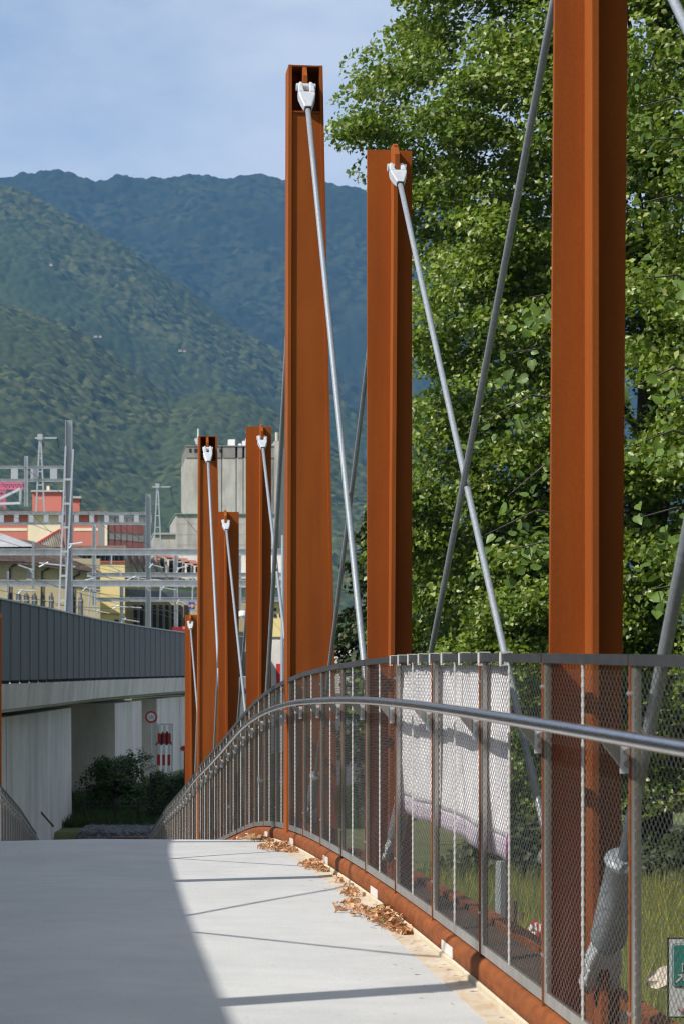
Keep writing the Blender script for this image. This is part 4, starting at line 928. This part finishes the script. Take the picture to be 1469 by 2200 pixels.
for q, (u0, v0, u1, v1, Y, lab) in enumerate([(205, 1242, 168, 1250, 149, 'bracket reaching left from the slim rail post'), (262, 1228, 232, 1214, 149, 'raised bracket in front of the yellow house'), (322, 1262, 288, 1246, 139, 'bracket on the left of the H-section mast'), (322, 1212, 352, 1220, 139, 'bracket on the right of the H-section mast'), (380, 1222, 405, 1216, 151, 'upper bracket on the right rail post'), (72, 1225, 40, 1214, 117, 'bracket under the hanging post at the left'), (150, 1170, 178, 1166, 92, 'small bracket high on the ladder leg mast'), (205, 1312, 236, 1318, 149, 'bracket low on the slim rail post'), (262, 1330, 300, 1336, 150, 'low bracket behind the barrier top')]):
    cantilever(u0, v0, u1, v1, Y, lab)
for q, (u, v0, v1, Y, lab) in enumerate([(190, 1262, 1318, 148, 'splayed lattice foot of the slim rail post'), (206, 1262, 1322, 148.4, 'second leg of the splayed lattice foot'), (240, 1190, 1212, 149, 'thin dropper above the yellow house'), (298, 1238, 1262, 149, 'thin dropper left of the H-section mast'), (345, 1255, 1290, 149, 'thin dropper right of the H-section mast'), (414, 1238, 1290, 149, 'thin dropper over the blue arrow sign')]):
    g_ = thing('wire_dropper', lab, 'rod', P(u, v1, Y)); b = MB(); b.tube([P(u, v1, Y), P(u + (1 if q > 1 else 5 - 8 * q), v0, Y)], .05, 6); b.build('rod', M['galv'], g_)
for a_ in [((-10, 1238), (430, 1300), 112, 165, 5), ((100, 1205), (430, 1222), 130, 170, 5), ((-10, 1265), (300, 1330), 112, 150, 4), ((150, 1040), (430, 1240), 93, 170, 10), ((200, 1220), (430, 1345), 120, 170, 5), ((-10, 1020), (150, 1180), 80, 118, 5)]:
    wire(a_[:2], *a_[2:])
sb = thing('blue_arrow_sign', 'small blue square sign with an orange arrow pointing right above the shortest mast', 'sign', P(413, 1310, 130))
a = P(406, 1293.5, 130); c_ = P(419.5, 1309, 130); b = MB(); b.bb(a.x, c_.x, 130, 130.03, c_.z, a.z); b.build('board', M['signblue'], sb)
b = MB(); b.prism([P(407, 1300, 129.96), P(412, 1300, 129.96), P(412, 1296, 129.96), P(419, 1301.5, 129.96), P(412, 1307, 129.96), P(412, 1303, 129.96), P(407, 1303, 129.96)][::-1], (0, .02, 0)); b.build('arrow', M['orange'], sb)
b = MB(); b.tube([P(413, 1309, 130.05), P(413, 1380, 130.05)], .04, 6); b.build('post', M['galv'], sb)
sl = thing('street_lamp', 'lamp with a white dome head between the short mast and the silo front mast', 'lamp', P(528, 1380, 105)); b = MB(); cc = P(521, 1325, 105)
b.tube([cc + Vector((0, 0, .30)), cc + Vector((0, 0, .22)), cc + Vector((0, 0, .05)), cc], [.06, .26, .33, .30], 14); b.build('dome', M['white'], sl); b = MB(); b.tube([P(528, 1400, 105), P(527, 1330, 105), cc + Vector((0, 0, .05))], .05, 6); b.build('pole', M['galv'], sl)
lp = thing('lamp_post', 'thin pale pole just left of the tallest visible mast', 'post', P(607, 1470, 70)); b = MB(); b.tube([P(607, 1480, 70), P(608, 1150, 70)], [.07, .05], 8); b.build('pole', M['galv'], lp)

# ------------------------------------------------------------------ buildings of the station quarter
KR = -.5      # the facades look towards the left, into the sun
def PB(u, v, Y): return P(u, v, Y * (1 - KR * (300 - 734.5) / F) / (1 - KR * (u - 734.5) / F))
def facing(b, u0, u1, v0, v1, Y, depth, m=None):
    d = Vector((-.12, 1, 0)).normalized() * depth; l0, r0, l1, r1 = PB(u0, v1, Y), PB(u1, v1, Y), PB(u0, v0, Y), PB(u1, v0, Y)
    return b.hexa([l0, r0, r0 + d, l0 + d, l1, r1, r1 + d, l1 + d])
def rectp(root, name, u0, u1, v0, v1, Y, d, m): b = MB(); facing(b, u0, u1, v0, v1, Y, d); return b.build(name, m, root)
def face_quad(root, name, pts, depth, m): b = MB(); b.prism(pts, depth); return b.build(name, m, root)
rb = thing('red_building', 'long flat-roofed red building with cream bands behind the rail gantries', 'building', PB(120, 1200, 205))
rectp(rb, 'wall', -80, 226, 1104, 1215, 205, 14, M['pink']); rectp(rb, 'roof', -84, 232, 1098, 1103.5, 204, 16, M['brownroof'])
rectp(rb, 'cream_band', -80, 59.5, 1134.5, 1140.5, 204.93, .06, M['cream']); rectp(rb, 'cream_band', 160, 221, 1134.5, 1140.5, 204.93, .06, M['cream'])
rectp(rb, 'cream_bay', 60.5, 131, 1104, 1175, 204.9, .09, M['cream']); rectp(rb, 'cream_bay', 221.5, 231, 1104, 1180, 204.9, .09, M['cream'])
b = MB(); b.prism([PB(78, 1166, 204.7), PB(128, 1136, 204.7), PB(130, 1139, 204.7), PB(82, 1168, 204.7)][::-1], (0, .15, 0)); b.build('stair_rail', M['signred'], rb)
for k in range(11):
    u = 88 + k * 4.4; b = MB(); b.prism([PB(u - 4, 1166 - k * 2.4, 204.72), PB(u - 2.6, 1166 - k * 2.4, 204.72), PB(u + 4, 1175, 204.72), PB(u + 2, 1175, 204.72)][::-1], (0, .12, 0)); b.build('baluster', M['conc_silo'], rb)
rectp(rb, 'penthouse', 70, 133, 1057, 1098, 209, 6, M['pink']); rectp(rb, 'penthouse_roof', 67, 136, 1053, 1056.5, 208.6, 7, M['greyroof'])
rectp(rb, 'stair_head', 140, 172, 1071, 1098, 207, 5, M['pink']); rectp(rb, 'stair_head_roof', 139, 175, 1066, 1070.5, 206.6, 6, M['greyroof'])
rectp(rb, 'chimney', 101, 107, 1044, 1053, 209, 1, M['cream'])
# shaded east wing receding to the right
x0 = PB(231.2, 0, 205).x; x1 = PB(318, 0, 236).x
def EW(u, v):   # point on the receding wall
    k = (u - 231.2) / (318 - 231.2); Y = 205 + 31 * k * 205 / (205 + 31 * (1 - k)); return PB(u, v, Y)
vtop = lambda u: 1103 + (u - 231) * .06
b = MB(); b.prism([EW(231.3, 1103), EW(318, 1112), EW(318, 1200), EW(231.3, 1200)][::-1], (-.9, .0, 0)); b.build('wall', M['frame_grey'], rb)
for r_, (va, vb, vc, vd) in enumerate(((1109, 1123, 1128, 1142), (1145, 1161, 1162, 1178))):
    for k in range(6):
        u0 = 233 + k * 13.4 * (1 - .012 * k); u1 = u0 + 11; s0 = (u0 - 231) * .085; s1 = (u1 - 231) * .085
        for (a_, c2, m_, nm_) in ((va, vb, M['glass'], 'window'), (vc - 4, vd, M['pink'], 'spandrel')):
            b = MB(); b.prism([EW(u0, a_ + s0) + Vector((.12, 0, 0)), EW(u1, a_ + s1) + Vector((.12, 0, 0)), EW(u1, c2 + s1) + Vector((.12, 0, 0)), EW(u0, c2 + s0) + Vector((.12, 0, 0))][::-1], (-.06, 0, 0)); b.build(nm_, m_, rb)
# ochre station shed with brown roof
ob = thing('station_building', 'ochre station building with brown tiled roof and arched windows', 'building', PB(100, 1340, 170))
rectp(ob, 'wall', -60, 216, 1200, 1345, 170, 10, M['ochre'])
b = MB(); b.prism([PB(-60, 1183, 168.5), PB(60, 1190, 168.5), PB(165, 1205, 168.5), PB(222, 1232, 168.5), PB(-60, 1200, 168.5)][::-1], (0, .8, 0)); b.build('eaves', M['tile_roof'], ob)
b = MB(); b.add([PB(-60, 1203, 168.4), PB(60, 1207, 168.4), PB(165, 1222, 168.4), PB(222, 1234, 168.4), PB(205, 1212, 178), PB(150, 1186, 180), PB(60, 1160, 182), PB(-60, 1150, 182)], [(0, 1, 6, 7), (1, 2, 5, 6), (2, 3, 4, 5)]); b.build('roof', M['tile_roof'], ob)
b = MB(); b.add([PB(-60, 1128, 182), PB(10, 1148, 182), PB(72, 1170, 181), PB(72, 1174, 172), PB(-60, 1176, 172)], [(0, 1, 2, 3, 4)]); b.build('glass_roof', M['greyroof'], ob)
for k, u in enumerate((22, 40, 57, 74, 92, 110, 158, 173)):
    w_ = 5 if u < 80 else 4.4; b = MB(); top_ = [PB(u + w_ * math.cos(a_), 1277 + (u * .06) - 5 * math.sin(a_), 169.93) for a_ in np.linspace(0, math.pi, 7)]
    b.prism(([PB(u - w_, 1330, 169.93), PB(u + w_, 1330, 169.93)] + top_), (0, .05, 0)); f_ = b.build('window', M['glass'], ob)
    b = MB(); b.beam(PB(u, 1272, 169.9), PB(u, 1330, 169.9), .08, .06, Vector((0, 1, 0))); b.beam(PB(u - w_, 1290, 169.9), PB(u + w_, 1290, 169.9), .05, .08); b.build('mullion', M['frame_grey'], f_)
for pts in ([(36, 1206), (34, 1212), (22, 1220), (20, 1330)], [(106, 1218), (104, 1222), (91, 1228), (89, 1320)], [(171, 1228), (169, 1235), (158, 1240), (157, 1330)]):
    b = MB(); b.tube([PB(u, v, 169.8) for u, v in pts], .08, 6); b.build('downpipe', M['black'], ob)
rectp(ob, 'notice_box', 58, 70, 1225, 1246, 169.6, .3, M['frame_grey'])
# yellow house
yb = thing('yellow_house', 'bright yellow house end with a row of high windows', 'building', PB(240, 1340, 185))
rectp(yb, 'wall', 170, 269, 1209, 1318, 185, 10, M['yellow']); rectp(yb, 'base_wall', 215, 269, 1319, 1350, 185.2, 10, M['yellow'])
rectp(yb, 'roof', 150, 272, 1172, 1180, 184, 12, M['brownroof']); rectp(yb, 'sill_band', 155, 270, 1205, 1208.5, 184.8, .3, M['red_frame'])
rectp(yb, 'clerestory', 156, 268, 1180.5, 1204.5, 185.3, 6, M['glass'])
for k in range(12): u = 158 + k * 9.8; rectp(yb, 'mullion', u, u + 1.2, 1180.5, 1204.5, 185.1, .15, M['frame_grey'])
rectp(yb, 'doorway', 246, 256, 1331, 1350, 185.0, .1, M['black'])
# sawtooth hall
sh_ = thing('factory_hall', 'old concrete sawtooth hall with red tiled hoods beside the silo', 'building', PB(330, 1340, 215))
rectp(sh_, 'wall', 268, 345, 1200, 1238, 216, 8, M['conc']); 
for k in range(5):
    u = 272 + k * 14; b = MB(); b.prism([PB(u, 1190, 214.5), PB(u + 6, 1190, 214.5), PB(u + 24, 1230, 214.5), PB(u + 14, 1230, 214.5)][::-1], (0, 1.0, 0)); b.build('raking_fin', M['conc_silo'], sh_)
    rectp(sh_, 'window_strip', u + 8.5, u + 11.5, 1190, 1212, 214.2, .2, M['red_frame'])
rectp(sh_, 'wall', 345, 640, 1190, 1238, 222, 8, M['conc'])
for k in range(5):
    u = 338 + k * 19; v = 1190 + k * 4.5
    b = MB(); b.prism([PB(u, v, 214), PB(u + 26, v, 214), PB(u + 31, v + 8, 212.5), PB(u + 3, v + 7, 212.5)][::-1], (0, .3, 0)); b.build('tiled_hood', M['tile_red'], sh_)
    rectp(sh_, 'dark_bay', u + 7, u + 16, v + 9, 1232, 216, .3, M['dark']); rectp(sh_, 'pilaster', u + 17, u + 22, v + 8, 1232, 215, .6, M['conc_silo'])
rectp(sh_, 'wall', 268, 640, 1239, 1262, 218, 6, M['conc'])
for k in range(16): u = 275 + k * 22; rectp(sh_, 'window', u, u + 13, 1243, 1255, 217.8, .15, M['glass'])
lo_ = thing('goods_shed', 'dark low goods shed with shadowed openings left of the shortest mast', 'building', PB(350, 1350, 195))
rectp(lo_, 'wall', 270, 640, 1292, 1380, 196, 8, M['ochre'])
b = MB(); b.prism([PB(262, 1264, 192), PB(640, 1290, 192), PB(640, 1300, 190), PB(262, 1280, 190)][::-1], (0, 1, 0)); b.build('canopy', M['black'], lo_)
for k in range(9): u = 288 + k * 13.5; rectp(lo_, 'opening', u, u + 7.5, 1300, 1380, 195.8, .15, M['dark'])
for q, (u, lab) in enumerate(((392, 'dark red wagon top just above the barrier, left of the shortest mast'),)):
    rw = thing('rail_wagon', lab, 'wagon', PB(u, 1380, 120)); a = PB(368, 1346, 120); c_ = PB(402, 1362, 120); b = MB(); b.bb(a.x, c_.x, 120, 122, c_.z, a.z + .0); b.build('body', M['signred'], rw)
    b = MB(); b.tube([PB(398, 1346, 119.8), PB(398, 1352, 119.8)], .12, 8); b.build('lamp', M['pink'], rw)
# yellow and low buildings between the silo mast and the tallest mast
y2 = thing('yellow_house', 'yellow building seen in the narrow gap left of the tallest visible mast', 'building', PB(600, 1380, 190)); rectp(y2, 'wall', 545, 700, 1292, 1368, 190, 8, M['yellow']); rectp(y2, 'roof', 543, 702, 1286, 1291.5, 189, 10, M['greyroof'])
for r_ in (1306, 1319):
    for k in range(12): u = 552 + k * 12; rectp(y2, 'window', u, u + 6, r_, r_ + 7, 189.9, .08, M['glass'])
gw = thing('grey_wall', 'plain grey retaining wall low behind the masts with a red door', 'wall', PB(600, 1460, 112)); rectp(gw, 'wall', 500, 760, 1374, 1490, 112, .5, M['conc']); rectp(gw, 'door', 594, 622, 1426, 1490, 111.93, .06, M['signred'])

# silo
si = thing('grain_silo', 'tall grey concrete silo tower with vertical ribs and roof antennas', 'silo', PB(500, 1190, 260))
Y = 260
for k, (u0, u1) in enumerate(((400, 429), (431, 452), (454, 476), (478, 507), (509, 522), (524, 546), (548, 568), (570, 590))): rectp(si, 'bin_shaft', u0, u1, 984, 1103, Y, 12, M['conc_silo'])
rectp(si, 'core', 402, 588, 985, 1102, Y + .5, 11, M['conc_silo'])
topm = concrete('silo_head', (.17, .16, .145), (.25, .235, .21), (.11, .105, .10))
for k, (u0, u1) in enumerate(((400, 429), (431, 452), (454, 476), (479, 506), (511, 521), (526, 545), (549, 567), (571, 590))): rectp(si, 'head_panel', u0, u1, 959, 983.4, Y - .15, 11, topm)
rectp(si, 'head_core', 401, 589, 960, 983, Y + .8, 10, M['dark']); rectp(si, 'roof_slab', 399, 591, 957, 959, Y - .3, 12.6, topm)
for u0, u1 in ((407, 412), (418, 427), (472, 475)): rectp(si, 'window', u0, u1, 964, 972, Y - .22, .08, M['dark'])
# shaded side of the tower, turned to the right
b = MB(); a = PB(590.5, 0, Y); b.add([PB(590.5, 959, Y), PB(590.5, 1103, Y), PB(621, 1103, Y + 14), PB(621, 973, Y + 14)], []); 
b = MB(); b.prism([PB(590.6, 957, Y), PB(620, 968, Y + 12), PB(620, 1180, Y + 12), PB(590.6, 1180, Y)][::-1], (-1.2, .6, 0)); b.build('side_wall', M['conc_silo'], si)
rectp(si, 'stair_tower', 590.8, 600, 947, 1180, Y - .5, 4, M['conc_silo'])
rectp(si, 'lower_block', 379, 590, 1105, 1192, Y - 6, 18, M['conc_silo']); rectp(si, 'lower_roof', 377, 592, 1103.2, 1104.8, Y - 6.4, 19, mat('copper_edge', (.18, .30, .24), None, rough=.7))
for v in (1125, 1148, 1170): rectp(si, 'pour_joint', 379.5, 589, v, v + .7, Y - 6.03, .02, M['frame_grey'])
an = thing('annex_building', 'low pale concrete annex left of the silo', 'building', PB(360, 1190, 262)); rectp(an, 'wall', 331, 379, 1149, 1195, 255.5, 10, M['conc_silo']); rectp(an, 'roof', 330, 379, 1144.5, 1148.6, 255, 11, M['frame_grey'])
for q, (u0, u1, v0, lab) in enumerate(((491.5, 505.5, 944, 'white equipment cabinet on the silo roof, the biggest one'), (513, 519, 953, 'smallest white cabinet on the silo roof'), (522, 528, 947, 'narrow white cabinet on the silo roof'), (529, 537, 942, 'tall white cabinet on the silo roof beside the mast'))):
    b = MB(); facing(b, u0, u1, v0, 957, Y + 2, 1.2); tag(b.build('roof_cabinet', M['white']), lab, 'cabinet', 'white cabinets on the silo roof')
ra = thing('roof_antenna', 'white antenna with small dishes on the left end of the silo roof', 'antenna', PB(426, 957, Y + 1)); b = MB(); b.tube([PB(426, 957, Y + 1), PB(426.5, 921, Y + 1)], [.12, .09], 8); b.build('rod', M['white'], ra)
for (u, v) in ((422, 945), (428, 942), (424, 951)):
    b = MB(); b.tube([PB(u, v, Y + .6), PB(u, v, Y + .8)], .22, 10); b.build('dish', M['white'], ra)
ra = thing('roof_antenna', 'short cream antenna on the right end of the silo roof', 'antenna', PB(595, 947, Y + 1)); b = MB(); b.tube([PB(595, 947, Y + 1), PB(595, 929, Y + 1)], .18, 8); b.build('rod', M['cream'], ra)
# pink crane
cr_ = thing('tower_crane', 'pink lattice crane jib and mast at the far left', 'crane', PB(8, 1095, 240))
b = MB()
for u in (-2, 12): b.beam(PB(u, 1095, 240), PB(u, 1036, 240), .2, .2)
for k in range(6): b.beam(PB(-2, 1090 - k * 10, 240), PB(12, 1081 - k * 10, 240), .12, .12); b.beam(PB(12, 1090 - k * 10, 240), PB(-2, 1081 - k * 10, 240), .12, .12)
b.build('mast', M['cranepink'], cr_); b = MB()
b.beam(PB(-40, 1038, 240), PB(52, 1038, 240), .2, .2); b.beam(PB(-40, 1050, 240), PB(52, 1050, 240), .2, .2)
for k in range(11): b.beam(PB(-38 + k * 8, 1050, 240), PB(-34 + k * 8, 1038, 240), .12, .12); b.beam(PB(-34 + k * 8, 1038, 240), PB(-30 + k * 8, 1050, 240), .12, .12)
b.build('jib', M['cranepink'], cr_)
tf = thing('steel_frame', 'angled grey steel frame hanging below the upper left gantry', 'gantry', PB(40, 1085, 93)); b = MB(); b.beam(PB(-20, 1083, 93), PB(46, 1081, 93), .12, .10); b.beam(PB(44, 1081, 93), PB(45, 1050, 93), .10, .08, Vector((0, 1, 0))); b.beam(PB(0, 1072, 93), PB(45, 1050, 93), .10, .10); b.build('brace', M['galv'], tf)
# mountain hamlets
for q, (u, v, Y, w_, lab) in enumerate(((110, 568, 2350, 7, 'tiny white house high on the wooded slope'), (206, 722, 2130, 8, 'small farmhouse in a clearing, left on the slope'), (216, 722, 2125, 6, 'white shed right beside the left farmhouse'), (388, 752, 2060, 7, 'small house in the right clearing on the slope'), (397, 753, 2058, 6, 'white hut in the right clearing on the slope'))):
    h_ = thing('farmhouse', lab, 'house', P(u, v + 3, Y)); s_ = w_ / 2; rectp(h_, 'wall', u - s_, u + s_, v - 1, v + 3.5, Y, 6, M['conc_silo']); rectp(h_, 'roof', u - s_ - .5, u + s_ + .5, v - 2.5, v - 1.1, Y - .5, 7, M['brownroof'])

# ------------------------------------------------------------------ haze
b = MB(); b.bb(-2600, 2600, -260, 5600, -16, 1350); hz = b.build('haze', []); tag(hz, 'thin blue summer haze in the valley air', 'haze', None, 'stuff')
hm = bpy.data.materials.new('haze'); hm.use_nodes = True; hn = hm.node_tree; hn.nodes.clear(); ho = N(hn, 'ShaderNodeOutputMaterial'); hv = N(hn, 'ShaderNodeVolumePrincipled')
hv.inputs['Color'].default_value = (.20, .50, 1.0, 1); hv.inputs['Density'].default_value = .000092; hv.inputs['Anisotropy'].default_value = 0.0
hn.links.new(hv.outputs[0], ho.inputs['Volume']); hz.data.materials.append(hm)
for o in bpy.data.objects:
    if '_o' in o: del o['_o']
